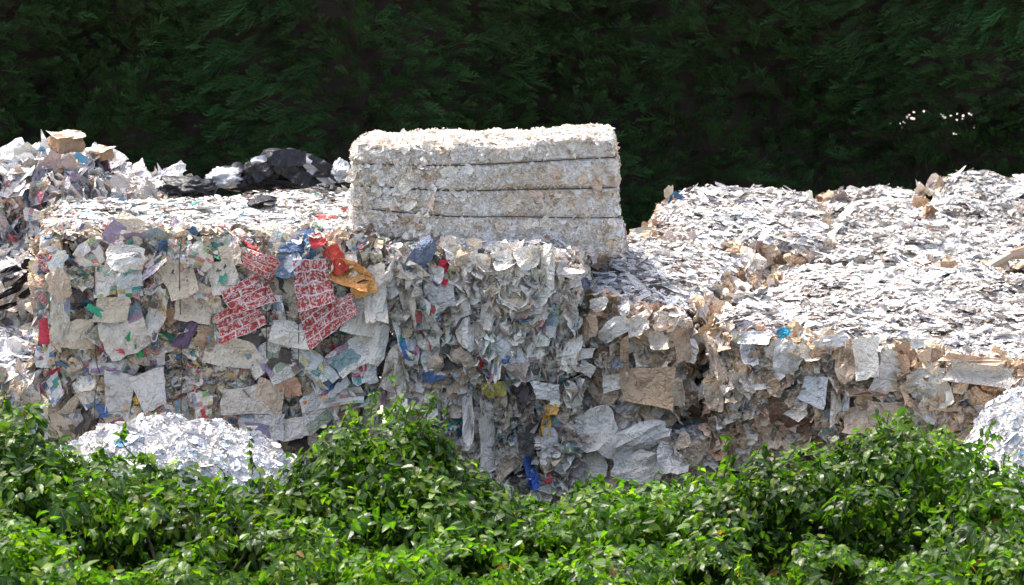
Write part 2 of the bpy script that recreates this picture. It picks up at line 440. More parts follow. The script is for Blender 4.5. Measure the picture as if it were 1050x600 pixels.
# ------------------------------------------------------------------ bale bodies
class Block:
    """a bulging, rounded block between eight corners"""
    def __init__(s, top, bot, n=12, seed=1, amp=(.03, .02), topamp=None, groove=None, freq=(3.0, 11.0)):
        s.c = np.zeros((2, 2, 2, 3))            # [x][y][z]
        FL, FR, BR, BL = [np.array(p, float) for p in top]
        s.c[0, 0, 1], s.c[1, 0, 1], s.c[1, 1, 1], s.c[0, 1, 1] = FL, FR, BR, BL
        FL, FR, BR, BL = [np.array(p, float) for p in bot]
        s.c[0, 0, 0], s.c[1, 0, 0], s.c[1, 1, 0], s.c[0, 1, 0] = FL, FR, BR, BL
        s.n, s.seed, s.amp, s.topamp, s.groove, s.freq = n, seed, amp, topamp, groove, freq
    def S(s, q, inset=0.0):
        q = np.asarray(q, float)
        nrm = (np.abs(q)**s.n).sum(1)**(1/s.n)
        r = q/nrm[:, None]
        a = (r+1)/2
        P = np.zeros((len(q), 3))
        for i in (0, 1):
            for j in (0, 1):
                for k in (0, 1):
                    w = (a[:, 0] if i else 1-a[:, 0])*(a[:, 1] if j else 1-a[:, 1])*(a[:, 2] if k else 1-a[:, 2])
                    P += w[:, None]*s.c[i, j, k]
        g = np.sign(r)*np.abs(r)**(s.n-1)
        ex = s.c[1, 0, 1]-s.c[0, 0, 1]; ey = s.c[0, 1, 1]-s.c[0, 0, 1]
        ex = ex/np.linalg.norm(ex); ey = ey/np.linalg.norm(ey); ez = np.array([0, 0, 1.0])
        nn = g[:, :1]*ex+g[:, 1:2]*ey+g[:, 2:]*ez
        nn /= np.linalg.norm(nn, axis=1, keepdims=True)+1e-9
        d = s.amp[0]*fbm(P*s.freq[0], s.seed)+s.amp[1]*fbm(P*s.freq[1], s.seed+7)
        if s.topamp is not None:
            up = np.clip((nn[:, 2]-.3)/.5, 0, 1)
            rd = 1-np.abs(fbm(P*np.array([4.5, 9, 5]), s.seed+13, 3))*2.4
            dt = s.topamp[0]*fbm(P*np.array([1.6, 1.6, 1.6]), s.seed+3)+s.topamp[1]*rd
            d = d*(1-up)+dt*up
        if s.groove:
            side = np.clip(1-np.abs(nn[:, 2])*1.5, 0, 1)
            for (z, w, dep) in s.groove:
                d -= side*dep*np.exp(-((r[:, 2]-z)/w)**2)
        if inset: d = d-inset*np.where(nn[:, 2] > .6, .5, 1.0)
        return P+nn*d[:, None]
    def normal(s, q, face):
        e = .02
        ax = [a for a in range(3) if a != face[0]]
        d1 = np.zeros(3); d1[ax[0]] = e
        d2 = np.zeros(3); d2[ax[1]] = e
        a = s.S(q+d1)-s.S(q-d1); b = s.S(q+d2)-s.S(q-d2)
        n = np.cross(a, b)*face[1]*(-1 if face[0] == 1 else 1)
        return n/(np.linalg.norm(n, axis=1, keepdims=True)+1e-9)
    def body(s, name, mat, root, res=.032, inset=.06):
        VV, FF, off = [], [], 0
        dims = [np.linalg.norm(s.c[1, 0, 1]-s.c[0, 0, 1]), np.linalg.norm(s.c[0, 1, 1]-s.c[0, 0, 1]), np.linalg.norm(s.c[0, 0, 1]-s.c[0, 0, 0])]
        cnt = [max(6, int(d/res)) for d in dims]
        for axis in range(3):
            for sg in (-1, 1):
                u, v = [a for a in range(3) if a != axis]
                gu, gv = np.linspace(-1, 1, cnt[u]+1), np.linspace(-1, 1, cnt[v]+1)
                A, B = np.meshgrid(gu, gv)
                q = np.zeros((A.size, 3)); q[:, axis] = sg; q[:, u] = A.ravel(); q[:, v] = B.ravel()
                VV.append(s.S(q, inset))
                nu = cnt[u]+1
                ii, jj = np.meshgrid(np.arange(cnt[u]), np.arange(cnt[v]))
                a = (jj*nu+ii).ravel()
                f = np.stack([a, a+1, a+1+nu, a+nu], 1)
                if (sg < 0) != (axis == 1): f = f[:, ::-1]
                FF.append(f+off); off += A.size
        me = mesh_np(name, np.concatenate(VV)-np.array(root.location), np.concatenate(FF), mat)
        return link(name, me, root)
    def area(s, face):
        dims = [np.linalg.norm(s.c[1, 0, 1]-s.c[0, 0, 1]), np.linalg.norm(s.c[0, 1, 1]-s.c[0, 0, 1]), np.linalg.norm(s.c[0, 0, 1]-s.c[0, 0, 0])]
        u, v = [a for a in range(3) if a != face[0]]
        return dims[u]*dims[v]
    def scatter(s, batch, face, lib_name, dens, size, tilt, pal, offs=(-.01, .02), aspect=(.7, 1.4), spin=None, prio=1.0, region=None, bias=(0, 0, 0), zscale=1.0, colfn=None):
        n = int(s.area(face)*dens)
        if n < 1: return
        q = RNG.uniform(-1, 1, (n, 3)); q[:, face[0]] = face[1]
        if region is not None:
            u, v = [a for a in range(3) if a != face[0]]
            q[:, u] = RNG.uniform(region[0], region[1], n); q[:, v] = RNG.uniform(region[2], region[3], n)
        P = s.S(q); nn = s.normal(q, face)
        t = RNG.normal(0, 1, (n, 3)); t /= np.linalg.norm(t, axis=1, keepdims=True)
        mag = RNG.uniform(tilt[0], tilt[1], n)
        n2 = nn+t*mag[:, None]+np.array(bias)
        sp = RNG.uniform(0, 2*math.pi, n) if spin is None else RNG.normal(spin[0], spin[1], n)
        R = frames(n2, sp)
        sz = size[0]*(size[1]/size[0])**(RNG.uniform(0, 1, n)**1.4)
        asp = RNG.uniform(aspect[0], aspect[1], n)
        sc = np.stack([sz*asp, sz/asp**.5, sz*zscale], 1)
        P = P+nn*RNG.uniform(offs[0], offs[1], n)[:, None]
        tt = tints(pal, n)
        if colfn is not None: tt = colfn(P, tt)
        batch.add(lib_name, P, R, sc, tt, sz*prio)

FRONT, BACK, TOP, LEFT, RIGHT = (1, -1), (1, 1), (2, 1), (0, -1), (0, 1)

def tube(pts, r, sides=5):
    pts = np.array(pts, float)
    t = np.gradient(pts, axis=0); t /= np.linalg.norm(t, axis=1, keepdims=True)+1e-9
    ref = np.array([.3, .2, .93]); 
    a = np.cross(t, ref); a /= np.linalg.norm(a, axis=1, keepdims=True)+1e-9
    b = np.cross(t, a)
    rr = np.broadcast_to(np.asarray(r, float), (len(pts),))
    V = []
    for k in range(sides):
        th = 2*math.pi*k/sides
        V.append(pts+(a*math.cos(th)+b*math.sin(th))*rr[:, None])
    V = np.stack(V, 1).reshape(-1, 3)
    F = [(i*sides+k, i*sides+(k+1) % sides, (i+1)*sides+(k+1) % sides, (i+1)*sides+k) for i in range(len(pts)-1) for k in range(sides)]
    return V, np.array(F)
def wire_vertical(blk, root, x, off=.022, over_top=True):
    z = np.linspace(-.98, 1, 30)
    q = np.column_stack([np.full(30, x), np.full(30, -1.0), z])
    P = blk.S(q)+np.array([0, -off, 0])
    # a taut wire: smooth the path
    for _ in range(6): P[1:-1] = (P[:-2]+P[1:-1]*2+P[2:])/4
    if over_top:
        y = np.linspace(-.93, 1, 24)
        q = np.column_stack([np.full(24, x), y, np.full(24, 1.0)])
        P2 = blk.S(q)+np.array([0, 0, .008])
        P = np.concatenate([P, P2])
    V, F = tube(P, .0028)
    link('baling_wire', mesh_np('baling_wire', V-np.array(root.location), F, M_WIRE), root)
def wire_round(blk, root, z, off=.004, r=.0026):
    segs = []
    for (ax, sg) in ((1, -1), (0, 1), (1, 1), (0, -1)):
        t = np.linspace(-.96, .96, 26)
        if (ax, sg) in ((0, 1),): tt = t
        elif (ax, sg) == (1, 1): tt = -t
        elif (ax, sg) == (0, -1): tt = -t
        else: tt = t
        q = np.zeros((26, 3)); q[:, ax] = sg; q[:, 1-ax] = tt; q[:, 2] = z
        P = blk.S(q); segs.append(P)
    P = np.concatenate(segs)
    c = P.mean(0); d = P-c; d[:, 2] = 0; P = P+d/np.linalg.norm(d, axis=1, keepdims=True)*off
    for _ in range(3): P[1:-1] = (P[:-2]+P[1:-1]*2+P[2:])/4
    V, F = tube(P, r)
    link('baling_wire', mesh_np('baling_wire', V-np.array(root.location), F, M_WIRE), root)

BG = 'pressed bales of waste paper stacked in the yard'
def make_block(tops, zb, shift=(0, 0, 0, 0), **kw):
    T = [at(*t) for t in tops]
    B = [np.array([p[0], p[1], zb]) for p in T]
    for b, sft in zip(B, shift): b[1] += sft
    return Block(T, B, **kw)
def bale_root(blk, label, cat='paper bale'):
    b = blk.c[:, :, 0].reshape(-1, 3)
    c = b.mean(0); c[2] = b[:, 2].min()
    return empty('paper_bale', c, label, cat, BG)

def hero(root, px, py, Y, w, h, rot, col, kind, lib_name='flat', tilt=(0, 0), label=None, k=None, zs=1.0):
    """one sheet that shows clearly in the photograph; w, h in pixels at this distance"""
    P = at(px, py, Y-(.025 if kind > .75 else 0))
    s = np.linalg.norm(P-CAM)/FPX
    n = np.array([[math.sin(math.radians(tilt[0])), -1.0, math.sin(math.radians(tilt[1]))+.1]])
    R = frames(n, np.array([math.radians(rot)]))[0]
    sc = np.array([w*s, h*s, max(w, h)*s*zs])
    kk = int(RNG.integers(0, LIBS[lib_name]['K'])) if k is None else k
    o = link('paper_sheet', lib_mesh(lib_name, kk), root, label=label)
    M = np.eye(4); M[:3, :3] = R*sc[None, :]; M[:3, 3] = P-np.array(root.location)
    o.matrix_basis = Matrix(M.tolist())
    col = (col[0]*1.04, col[1]*.985, col[2]*.90)
    o.color = (*col, kind)
    return o

def dress_top(b, blk, pal, dens=1.0, size=(.025, .13), colfn=None, tilt=(.03, .3)):
    inner = colfn
    def colfn(P, tt):
        if inner: tt = inner(P, tt)
        n = fbm(P*np.array([2.2, 9, 3]), 611)+.6*fbm(P*np.array([7, 22, 7]), 617, 2)
        k = np.clip((n-.15)*1.1, 0, 1)*.55
        tt[:, :3] = tt[:, :3]*(1-k[:, None]*np.array([.9, .95, 1.0]))
        return tt
    blk.scatter(b, TOP, 'crumple', 60*dens, (.04, .10), (.02, .2), pal, (-.014, .0), prio=.8, zscale=.6, colfn=colfn)
    blk.scatter(b, TOP, 'layer', 600*dens, (.025, .09), (.01, .13), pal, (-.008, .010), aspect=(1.2, 3.0), spin=(0, .5), prio=1.0, colfn=colfn)
    blk.scatter(b, TOP, 'chip', 2000*dens, (.010, .035), (.02, .35), pal, (-.006, .016), aspect=(1.0, 2.4), spin=(0, .5), prio=.8, zscale=.6, colfn=colfn)

# ================================================================== LEFT STACK
# upper bale of pressed newspapers
b1 = make_block([(36, 243, .0), (396, 250, .0), (380, 190, 1.65), (58, 206, 1.15)], .775, n=14, seed=3, amp=(.035, .018), topamp=(.03, .02))
r1 = bale_root(b1, 'wide mixed newspaper bale with red flyers on its front, upper left stack')
b1.body('bale_core', M_CORE_MIX, r1)
B = Batch()
b1.scatter(B, FRONT, 'press', 170, (.08, .26), (.05, .28), PAL_NEWS, (-.015, .025), zscale=.6)
b1.scatter(B, FRONT, 'crumple', 420, (.04, .15), (.1, .5), PAL_NEWS, (-.015, .015))
b1.scatter(B, FRONT, 'chip', 500, (.02, .06), (.1, .7), PAL_NEWS, (-.01, .015), prio=.5)
b1.scatter(B, FRONT, 'chip', 900, (.012, .04), (.3, 1.5), PAL_NEWS, (.0, .03), aspect=(.4, 2.4), prio=.3)
for f in (LEFT, RIGHT): b1.scatter(B, f, 'crumple', 260, (.05, .18), (.2, .8), PAL_NEWS, (-.01, .03), prio=.6)
dress_top(B, b1, PAL_TOPMIX)
b1.scatter(B, TOP, 'crumple', 110, (.05, .13), (.05, .4), PAL_NEWS, (-.01, .015), region=(-1, 1, -1, -.7), prio=.9)
B.build(r1)
RED = (.5, .1, .1)
WH = (.70, .68, .65)
BE = (.54, .48, .39)
Yh = -.085
for (px, py, w, h, rot, col, kd, lb, ln) in [
    (245, 330, 44, 36, 20, RED, .93, 'red printed flyer', 'flat'), (256, 300, 40, 34, 30, RED, .96, 'red printed flyer', 'flat'),
    (268, 270, 40, 22, -22, RED, .9, 'red and white printed flyer', 'crumple'), (318, 286, 34, 46, 14, RED, .87, 'red printed flyer', 'flat'),
    (330, 328, 46, 34, 35, RED, .99, 'red printed flyer', 'flat'), (356, 316, 22, 26, 30, RED, .91, None, 'flat'),
    (344, 268, 24, 30, 25, (.55, .08, .06), .1, 'crumpled red sheet', 'crumple'), (358, 282, 46, 26, -12, (.66, .33, .12), .1, 'crumpled orange sheet', 'crumple'),
    (372, 292, 28, 20, 20, (.66, .36, .14), .1, None, 'press'), (354, 268, 24, 14, 10, (.75, .72, .66), .1, None, 'crumple'),
    (296, 272, 34, 24, 5, (.20, .32, .52), .1, 'crumpled blue sheet', 'crumple'), (300, 268, 20, 16, 40, (.55, .62, .72), .1, None, 'crumple'),
    (288, 368, 44, 46, 28, WH, .3, 'white folded sheet', 'press'), (300, 342, 42, 26, -8, WH, .05, None, 'press'), (262, 372, 22, 30, 35, WH, .4, None, 'press'),
    (322, 378, 26, 50, 48, (.10, .28, .33), .6, 'teal printed sheet', 'press'), (338, 392, 40, 26, 40, (.14, .17, .32), .6, 'dark blue sheet', 'press'),
    (360, 364, 44, 30, 35, WH, .35, None, 'press'), (372, 378, 26, 34, 10, (.3, .34, .42), .6, None, 'press'), (372, 320, 34, 44, -10, (.6, .58, .54), .05, None, 'press'),
    (128, 266, 44, 26, -8, (.78, .75, .73), .62, 'white and pink printed sheet', 'crumple'), (158, 272, 34, 12, 38, (.6, .2, .28), .6, 'crumpled pink sheet', 'crumple'),
    (108, 288, 26, 34, 4, (.62, .52, .42), .6, None, 'press'), (133, 290, 26, 28, 10, (.12, .26, .3), .6, 'dark green and blue printed sheet', 'press'),
    (183, 284, 34, 48, 22, BE, .05, 'beige cardboard piece', 'press'), (200, 310, 40, 40, -12, (.58, .52, .44), .05, None, 'press'),
    (80, 343, 34, 30, 2, (.56, .5, .41), .05, 'beige cardboard piece', 'press'), (115, 318, 38, 28, -3, (.58, .53, .45), .05, 'beige cardboard piece', 'press'),
    (128, 342, 48, 44, 22, (.56, .54, .5), .3, 'grey sheet with green corner print', 'press'), (138, 354, 8, 26, 28, (.05, .33, .12), .1, 'green printed strip', 'press'),
    (113, 358, 30, 8, -22, (.55, .1, .16), .1, None, 'press'), (97, 318, 8, 18, 60, (.06, .36, .22), .1, None, 'press'),
    (62, 326, 20, 52, 2, (.58, .56, .5), .34, None, 'press'), (45, 340, 10, 26, 0, (.5, .07, .12), .1, None, 'press'), (43, 366, 14, 24, 0, (.10, .27, .32), .6, 'teal printed sheet', 'press'),
    (108, 378, 34, 14, 2, (.6, .6, .6), .38, None, 'press'), (190, 342, 16, 34, -30, (.14, .10, .17), .1, 'dark purple sheet', 'press'), (60, 290, 26, 34, 20, (.58, .5, .42), .05, None, 'crumple'),
    (160, 322, 22, 50, -20, (.42, .36, .28), .6, None, 'crumple'), (228, 284, 30, 34, 10, (.62, .6, .56), .05, None, 'press'), (236, 262, 22, 22, 10, (.62, .55, .46), .05, None, 'press'),
    (206, 265, 30, 26, -25, (.5, .38, .2), .62, 'yellowish printed sheet', 'crumple'), (236, 360, 46, 30, -10, (.64, .6, .53), .05, None, 'press'), (92, 262, 32, 26, 30, (.5, .34, .26), .62, None, 'crumple'),
    (60, 268, 30, 14, 60, (.62, .68, .72), .1, None, 'crumple'), (384, 300, 22, 60, 2, (.62, .6, .57), .05, None, 'press'), (386, 352, 22, 44, -8, (.66, .65, .62), .05, None, 'crumple')]:
    hero(r1, px, py, Yh+RNG.uniform(-.012, .012), w, h, rot, col, kd, ln, label=lb, zs=.5, tilt=(RNG.normal(0, 8), RNG.normal(0, 8)))
B = Batch()
b1.scatter(B, FRONT, 'crumple', 95, (.03, .10), (.1, .5), PAL_NEWS, (.035, .065))
PAL_LEAFLETS = [(5, (.62, .57, .5), .1, .51, .74), (1.2, (.5, .1, .1), .1, .8, .99), (1, (.12, .22, .36), .2, 0, .2), (.7, (.10, .09, .09), .2, 0, .2), (.6, (.08, .26, .2), .2, 0, .2), (1.5, (.7, .66, .58), .1, 0, .2)]
b1.scatter(B, FRONT, 'crumple', 170, (.035, .11), (.1, .6), PAL_LEAFLETS, (.015, .05), aspect=(.4, 1.3))
B.build(r1, 0)
for px in (97, 185, 273, 306, 340, 374): wire_vertical(b1, r1, (px-216)/180*1.0, off=.085)

# lower bale of the same stack
b2 = make_block([(32, 384, -.02), (396, 386, -.0), (385, 330, 1.6), (50, 340, 1.4)], .0, n=14, seed=23, amp=(.03, .02))
r2 = bale_root(b2, 'mixed newspaper bale at the bottom of the left stack, behind the rounded white paper heap')
b2.body('bale_core', M_CORE_MIX, r2, .04)
B = Batch()
b2.scatter(B, FRONT, 'press', 150, (.08, .25), (.05, .3), PAL_NEWS, (-.015, .02), zscale=.6)
b2.scatter(B, FRONT, 'crumple', 330, (.04, .15), (.1, .7), PAL_NEWS, (-.01, .025))
b2.scatter(B, FRONT, 'crumple', 160, (.04, .10), (.3, 1.0), PAL_NEWS, (-.01, .03), region=(-1, 1, .8, 1))
for f in (LEFT,): b2.scatter(B, f, 'crumple', 220, (.05, .18), (.2, .8), PAL_NEWS, (-.01, .03), prio=.6)
B.build(r2)
for (px, py, w, h, rot, col, kd, lb, ln) in [
    (120, 404, 34, 40, -5, (.55, .56, .58), .05, 'plain pale grey sheet', 'flat'), (154, 402, 32, 40, 12, (.60, .60, .60), .05, 'plain pale grey sheet', 'flat'),
    (57, 400, 18, 24, 35, (.12, .2, .3), .6, 'dark blue sheet with green print', 'flat'), (80, 408, 40, 10, 50, (.5, .44, .36), .05, None, 'crumple'),
    (208, 417, 20, 30, 0, (.64, .6, .45), .6, None, 'flat'), (211, 424, 12, 12, 0, (.5, .1, .1), .1, None, 'flat'), (250, 408, 40, 34, 8, (.62, .58, .53), .05, None, 'flat'),
    (277, 410, 30, 36, -5, (.55, .46, .37), .05, 'beige cardboard piece', 'flat'), (270, 436, 38, 26, 2, (.62, .62, .62), .3, None, 'flat'), (312, 415, 9, 9, 0, (.62, .2, .08), .1, 'small orange scrap', 'crumple'),
    (298, 398, 20, 24, 20, (.55, .35, .25), .1, None, 'crumple'), (326, 420, 34, 34, 30, (.62, .61, .6), .3, None, 'flat'), (300, 440, 34, 24, 10, (.64, .62, .6), .05, None, 'flat'),
    (105, 422, 12, 12, 20, (.08, .16, .36), .1, None, 'flat'), (188, 420, 14, 26, 8, (.3, .28, .26), .5, None, 'flat'), (352, 404, 40, 20, 12, (.6, .6, .6), .6, None, 'flat')]:
    hero(r2, px, py, -.08, w, h, rot, col, kd, ln, label=lb, zs=.5, tilt=(RNG.normal(0, 8), RNG.normal(0, 8)))
for px in (97, 185, 285, 325): wire_vertical(b2, r2, (px-213)/182, off=.075, over_top=False)

# the narrower right column of the left stack
b3 = make_block([(394, 254, -.01), (586, 262, .03), (604, 245, .9), (394, 212, 1.3)], .72, n=11, seed=31, amp=(.04, .025), topamp=(.03, .02))
r3 = bale_root(b3, 'pale bale with one red scrap, directly under the white shredded bale')
b3.body('bale_core', M_CORE_MIX, r3)
B = Batch()
b3.scatter(B, FRONT, 'crumple', 420, (.06, .20), (.15, .9), PAL_MIXWHITE, (-.01, .04), spin=(1.57, .8))
b3.scatter(B, FRONT, 'curl', 420, (.05, .14), (.4, 1.6), PAL_MIXWHITE, (-.01, .04), aspect=(.4, .9), spin=(0, .5))
b3.scatter(B, FRONT, 'curl', 900, (.02, .06), (.6, 2.0), PAL_MIXWHITE, (.0, .04), aspect=(.35, .8), spin=(0, .5), prio=.4)
b3.scatter(B, RIGHT, 'crumple', 500, (.05, .16), (.2, 1.0), PAL_MIXWHITE, (-.01, .03), prio=.8)
b3.scatter(B, FRONT, 'crumple', 220, (.08, .17), (.1, .6), [(1, (.72, .71, .68), .08, 0, .2)], (0, .04), region=(-.2, 1, .3, .95))
dress_top(B, b3, PAL_TOPMIX)
B.build(r3)
for (px, py, w, h, rot, col, kd, lb, ln) in [
    (455, 278, 16, 24, -18, (.6, .05, .09), .1, 'crumpled red sheet', 'crumple'), (450, 300, 34, 40, 20, (.52, .53, .57), .05, 'smooth blue grey sheet', 'flat'),
    (417, 345, 22, 54, 12, (.10, .26, .42), .55, 'blue printed sheet', 'crumple'), (398, 286, 22, 50, -14, (.62, .63, .66), .05, None, 'crumple'), (432, 262, 40, 20, 60, (.16, .2, .3), .1, None, 'crumple'),
    (534, 310, 12, 16, 0, (.5, .52, .1), .1, 'small yellow green scrap', 'crumple'), (554, 309, 20, 26, 0, (.68, .68, .66), .05, 'white card with blue stripe', 'flat'), (554, 320, 14, 5, 0, (.1, .35, .6), .1, None, 'flat'),
    (515, 266, 20, 20, 15, (.74, .73, .71), .05, None, 'crumple'), (540, 265, 24, 22, 15, (.74, .73, .71), .05, None, 'crumple'), (562, 275, 14, 44, 3, (.74, .73, .71), .05, None, 'curl'),
    (475, 330, 22, 52, 10, (.66, .65, .63), .05, None, 'crumple'), (508, 360, 14, 60, -3, (.3, .34, .25), .55, None, 'crumple'), (522, 365, 30, 50, 30, (.64, .66, .7), .05, 'grey folded sheet', 'flat'),
    (499, 325, 16, 26, 0, (.62, .6, .58), .05, None, 'crumple'), (445, 382, 30, 20, 20, (.12, .22, .45), .1, None, 'crumple'), (420, 310, 16, 50, 5, (.5, .47, .42), .1, None, 'crumple'),
    (410, 378, 12, 40, 8, (.6, .58, .56), .1, None, 'curl'), (566, 328, 14, 36, -4, (.72, .72, .72), .34, 'striped white card', 'flat')]:
    hero(r3, px, py, -.08+(px-394)/190*.03, w, h, rot, col, kd, ln, label=lb, zs=.7, tilt=(RNG.normal(0, 14), RNG.normal(0, 12)))
b4 = make_block([(396, 388, .0), (590, 392, .03), (600, 350, 1.1), (394, 350, 1.3)], .0, shift=(-.03, -.03, 0, 0), n=11, seed=37, amp=(.045, .03))
r4 = bale_root(b4, 'pale loose paper bale with blue scraps, lowest below the white shredded bale')
b4.body('bale_core', M_CORE_MIX, r4, .04)
B = Batch()
b4.scatter(B, FRONT, 'crumple', 380, (.05, .17), (.15, .9), PAL_MIXWHITE, (-.01, .04), spin=(1.57, .8))
b4.scatter(B, FRONT, 'curl', 460, (.05, .14), (.4, 1.6), PAL_MIXWHITE, (-.01, .04), aspect=(.4, .9), spin=(0, .5))
b4.scatter(B, FRONT, 'curl', 900, (.02, .06), (.6, 2.0), PAL_MIXWHITE, (.0, .04), aspect=(.35, .8), spin=(0, .5), prio=.4)
b4.scatter(B, RIGHT, 'crumple', 360, (.05, .16), (.2, 1.0), PAL_MIXWHITE, (-.01, .03), prio=.8)
B.build(r4)
for (px, py, w, h, rot, col, kd, lb, ln) in [
    (560, 402, 26, 18, -5, (.66, .66, .68), .05, 'white folded card', 'flat'), (566, 420, 16, 12, 0, (.62, .38, .12), .1, 'small orange scrap', 'crumple'), (561, 436, 10, 20, 0, (.6, .36, .06), .1, 'yellow scrap', 'crumple'),
    (545, 485, 12, 32, 12, (.05, .12, .42), .1, 'crumpled blue sheet', 'crumple'), (535, 410, 14, 26, 0, (.08, .07, .07), .1, None, 'crumple'), (540, 455, 16, 26, 0, (.1, .1, .1), .1, None, 'curl'),
    (508, 400, 22, 18, 15, (.5, .45, .14), .1, None, 'crumple'), (480, 430, 12, 50, 3, (.62, .61, .6), .05, None, 'curl'), (500, 450, 12, 60, 0, (.66, .65, .63), .05, None, 'curl'), (565, 455, 18, 36, 4, (.64, .64, .66), .05, None, 'crumple'), (562, 490, 9, 9, 4, (.6, .08, .1), .1, None, 'crumple')]:
    hero(r4, px, py, -.09, w, h, rot, col, kd, ln, label=lb, zs=.7, tilt=(RNG.normal(0, 14), RNG.normal(0, 12)))

# ================================================================== WHITE SHREDDED BALE
wt = [at(362, 153, .22), at(630, 141, .55), at(626, 130, 1.10), at(374, 138, .95)]
wb = [at(356, 240, .20), at(638, 260, .50), at(636, 260, 1.15), at(362, 240, .95)]
for p in wb[2:]: p[2] = wb[1 if p is wb[2] else 0][2]
b5 = Block(wt, wb, n=30, seed=41, amp=(.035, .012), topamp=(.02, .02), freq=(2.4, 14.0), groove=[(.66, .03, .027), (.14, .03, .027), (-.38, .03, .024)])
# the long front is slightly angled at a blunt corner left of its middle: push that corner outward
_S5 = b5.S
def S5(q, inset=0.0):
    P = _S5(q, inset)
    xc = -.36
    k = np.where(P[:, 0] < xc, (P[:, 0]+.93)/(xc+.93), (.62-P[:, 0])/(.62-xc))
    k = np.clip(k, 0, 1)
    fr = np.clip((1-q[:, 1])/2, 0, 1)
    P[:, 1] -= .15*k*fr
    return P
b5.S = S5
r5 = bale_root(b5, 'tall off white bale of shredded paper standing highest, before the dark hedge', 'paper bale')
b5.body('bale_core', M_CORE_WHITE, r5, .012, .004)
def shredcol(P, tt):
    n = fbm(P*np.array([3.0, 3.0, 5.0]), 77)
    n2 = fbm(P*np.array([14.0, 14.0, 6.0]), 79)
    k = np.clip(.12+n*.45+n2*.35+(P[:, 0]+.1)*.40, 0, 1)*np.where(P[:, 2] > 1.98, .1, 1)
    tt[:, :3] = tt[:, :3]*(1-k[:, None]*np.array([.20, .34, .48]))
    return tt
B = Batch()
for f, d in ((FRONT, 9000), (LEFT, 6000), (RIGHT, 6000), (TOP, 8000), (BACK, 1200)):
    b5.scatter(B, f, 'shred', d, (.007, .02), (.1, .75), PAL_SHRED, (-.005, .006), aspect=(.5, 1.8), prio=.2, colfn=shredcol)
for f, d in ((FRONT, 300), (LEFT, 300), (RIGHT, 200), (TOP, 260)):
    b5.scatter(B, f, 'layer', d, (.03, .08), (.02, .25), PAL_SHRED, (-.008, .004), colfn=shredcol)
b5.scatter(B, TOP, 'curl', 160, (.03, .07), (.3, 1.4), [(1, (.76, .75, .73), .05, 0, .2)], (-.004, .02), region=(-1, -.1, -1, .1))
b5.scatter(B, FRONT, 'crumple', 260, (.03, .08), (.1, .7), PAL_SHRED, (-.004, .012), region=(-1, -.35, -1, .8), prio=1.2)
B.build(r5, 200, 'paper_clump', 'shredded_paper')
for z in (.66, .14, -.38): wire_round(b5, r5, z, .02, .003)

# ================================================================== RIGHT GROUP
def face_Y(px): return .18-(px-590)/480*.62
def browncol(strength, seed):
    def f(P, tt):
        n = fbm(P*np.array([1.3, .9, 1.3]), seed)
        k = np.clip((n-.05)*1.5, 0, 1)*strength
        tt[:, :3] = tt[:, :3]*(1-k[:, None]*np.array([.35, .45, .52]))
        return tt
    return f
def greycol(strength, seed):
    def f(P, tt):
        k = np.clip(.6+fbm(P*np.array([1.5, 3, 1.5]), seed), 0, 1)*strength
        tt[:, :3] = tt[:, :3]*(1-k[:, None])
        return tt
    return f
def right_bale(tops, zb, seed, label, n=9, core=M_CORE_TAN, front=True, nparts=290, topcol=None, topdens=1.0, fdens=1.0, amp=(.05, .03), topamp=(.05, .028), pal=PAL_TAN, shift=(0, 0, 0, 0), ftilt=(.15, 1.0)):
    b = make_block(tops, zb, n=n, seed=seed, amp=amp, topamp=topamp, shift=shift)
    r = bale_root(b, label)
    b.body('bale_core', core, r)
    B = Batch()
    if front:
        b.scatter(B, FRONT, 'press', 260*fdens, (.07, .2), (.1, .6), pal, (-.03, .02), prio=.95)
        b.scatter(B, FRONT, 'crumple', 330*fdens, (.05, .15), ftilt, pal, (-.02, .04))
        b.scatter(B, FRONT, 'curl', 520*fdens, (.035, .12), (.4, 1.8), pal, (-.02, .04), aspect=(.45, 1.1), spin=(0, .6))
        b.scatter(B, FRONT, 'chip', 900*fdens, (.014, .05), (.3, 1.5), pal, (-.01, .03), aspect=(.4, 2.2), prio=.5)
    else:
        b.scatter(B, FRONT, 'crumple', 200*fdens, (.05, .14), (.2, .9), pal, (-.01, .03), prio=.8)
    for f in (LEFT, RIGHT): b.scatter(B, f, 'crumple', 300, (.05, .16), (.2, .9), pal, (-.01, .03), prio=.75)
    dress_top(B, b, PAL_TOP, topdens, colfn=topcol)
    B.build(r, nparts)
    return b, r
